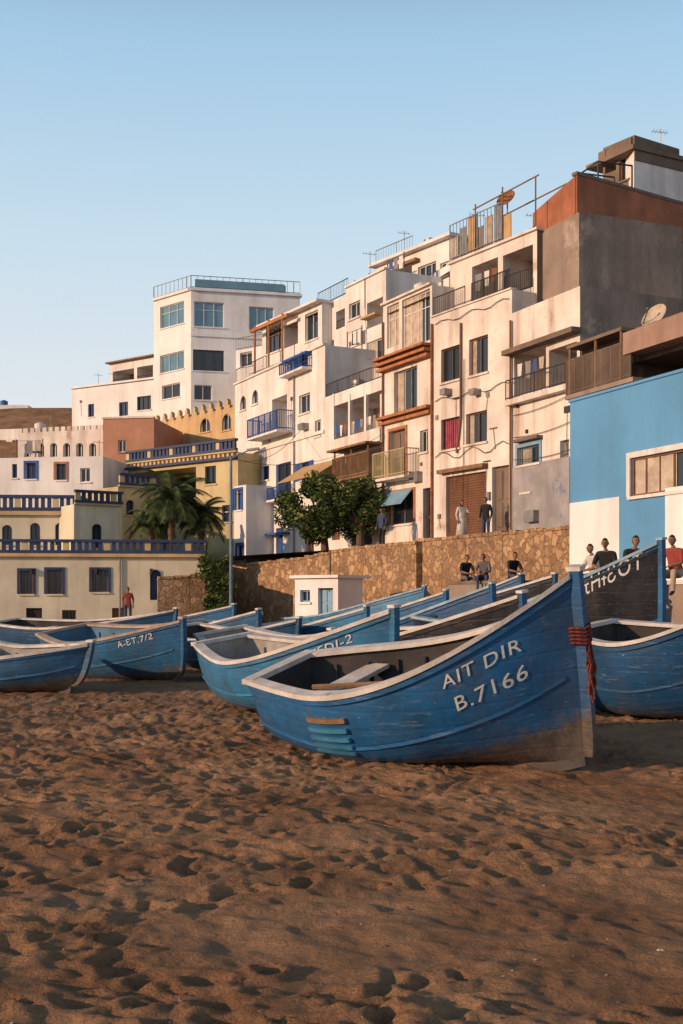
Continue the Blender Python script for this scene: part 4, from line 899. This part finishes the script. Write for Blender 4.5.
    me=bpy.data.meshes.new(name); me.from_pydata([tuple(v) for v in vs],[],fs); LIP=mk('lips',(.2,.07,.06),.6,.1,5,0)
    for q in (shirt,pants,SHO,SK,HAIR,LIP): me.materials.append(q)
    for p,k in zip(me.polygons,mi): p.material_index=k; p.use_smooth=True
    o=bpy.data.objects.new(name,me); COL.objects.link(o); o.location=loc; o.rotation_euler=(0,0,yaw); o.scale=(scale,)*3
zl=2.05
person('seated_man',V3(P(607,28.4),zl),R(-25),'sit',CB,CN,scale=1.08); person('seated_man',V3(P(632,27.6),zl),R(10),'sit',CB,CG,scale=1.1)
person('seated_man',V3(P(596,29.6),zl),R(-60),'sit',CW,CN)
person('seated_man',V3(P(676,25.6),zl),R(-40),'sit',CR,CT,scale=1.0)
person('standing_woman',V3(P(462,50.4),4.02),R(20),'stand',CW,CT,True,longhair=True,dress=True,arms=1); person('standing_man',V3(P(486,49),4.02),R(-30),'stand',CB,CN,True)
person('seated_man',V3(P(465,42),2.25),R(20),'sit',CB,CG); person('seated_man',V3(P(484,41),2.25),R(-15),'sit',CG,CN); person('seated_man',V3(P(512,39.6),2.25),R(25),'sit',CB,CN)
person('standing_man',V3(P(128,57),0.45),R(10),'stand',CR,CN); person('standing_man',V3(P(382,54.6),4.02),R(-40),'stand',CN,CB,True)
ob=Ob('concrete_bench'); w=Wall(P(455,42.4),P(520,39.5)); 
wbox(ob,'bench_block',CONC,w,0,w.W,-.3,2.15,-1.2,0.3); wbox(ob,'bench_top',CONC2,w,-.05,w.W+.05,2.152,2.25,-1.25,.35); ob.done()
ob=Ob('stone_steps'); w=Wall(P(118,58),P(145,58))
for k in range(3): wbox(ob,'step',CONC,w,0,w.W,-.3,.15*(k+1),-2,-.35*k)
ob.done()
# ---------------- sky, sun, camera ----------------
sd=Vector((-.86,-.42,0)).normalized(); el=R(13); sdir=Vector((sd.x*math.cos(el),sd.y*math.cos(el),math.sin(el)))
wd=bpy.data.worlds.new('World'); S.world=wd; wd.use_nodes=True; nt=wd.node_tree; N=nt.nodes; bg=N['Background']; sky=N.new('ShaderNodeTexSky'); sky.sky_type='NISHITA'; sky.sun_disc=False; sky.sun_elevation=el; sky.sun_rotation=math.atan2(sd.x,sd.y)%(2*math.pi); sky.air_density=1.0; sky.dust_density=1.5; sky.ozone_density=1.5
tc=N.new('ShaderNodeTexCoord'); sp=N.new('ShaderNodeSeparateXYZ'); nt.links.new(tc.outputs['Generated'],sp.inputs[0]); rp=N.new('ShaderNodeValToRGB'); nt.links.new(sp.outputs[2],rp.inputs[0])
cr=rp.color_ramp; cr.elements[0].position=0.0; cr.elements[0].color=(.9,.86,.83,1); cr.elements[1].position=1.0; cr.elements[1].color=(.05,.08,.13,1)
for p_,c_ in ((.15,(.82,.85,.88,1)),(.28,(.62,.78,.89,1)),(.42,(.4,.63,.84,1)),(.5,(.25,.41,.58,1)),(.62,(.09,.15,.23,1))): e=cr.elements.new(p_); e.color=c_
sc=N.new('ShaderNodeVectorMath'); sc.operation='SCALE'; sc.inputs[3].default_value=1/.15; nt.links.new(rp.outputs[0],sc.inputs[0])
mx=N.new('ShaderNodeMix'); mx.data_type='RGBA'; mx.inputs[0].default_value=.9; nt.links.new(sky.outputs[0],mx.inputs[6]); nt.links.new(sc.outputs[0],mx.inputs[7])
nt.links.new(mx.outputs[2],bg.inputs[0]); bg.inputs[1].default_value=.15
l=bpy.data.lights.new('sun','SUN'); l.energy=4.1; l.angle=R(.5); l.color=(1,.64,.4); lo=bpy.data.objects.new('sun',l); COL.objects.link(lo); lo.rotation_euler=(-sdir).to_track_quat('-Z','Y').to_euler()
S.view_settings.view_transform='Standard'; S.view_settings.look='None'; S.view_settings.exposure=0
cam=bpy.data.cameras.new('camera'); co=bpy.data.objects.new('camera',cam); COL.objects.link(co); co.location=(0,0,EYE); co.rotation_euler=(R(90),0,0)
cam.sensor_fit='VERTICAL'; cam.sensor_height=24; cam.lens=24*F/1024; cam.shift_y=(HY-512)/1024; cam.clip_end=6000; S.camera=co
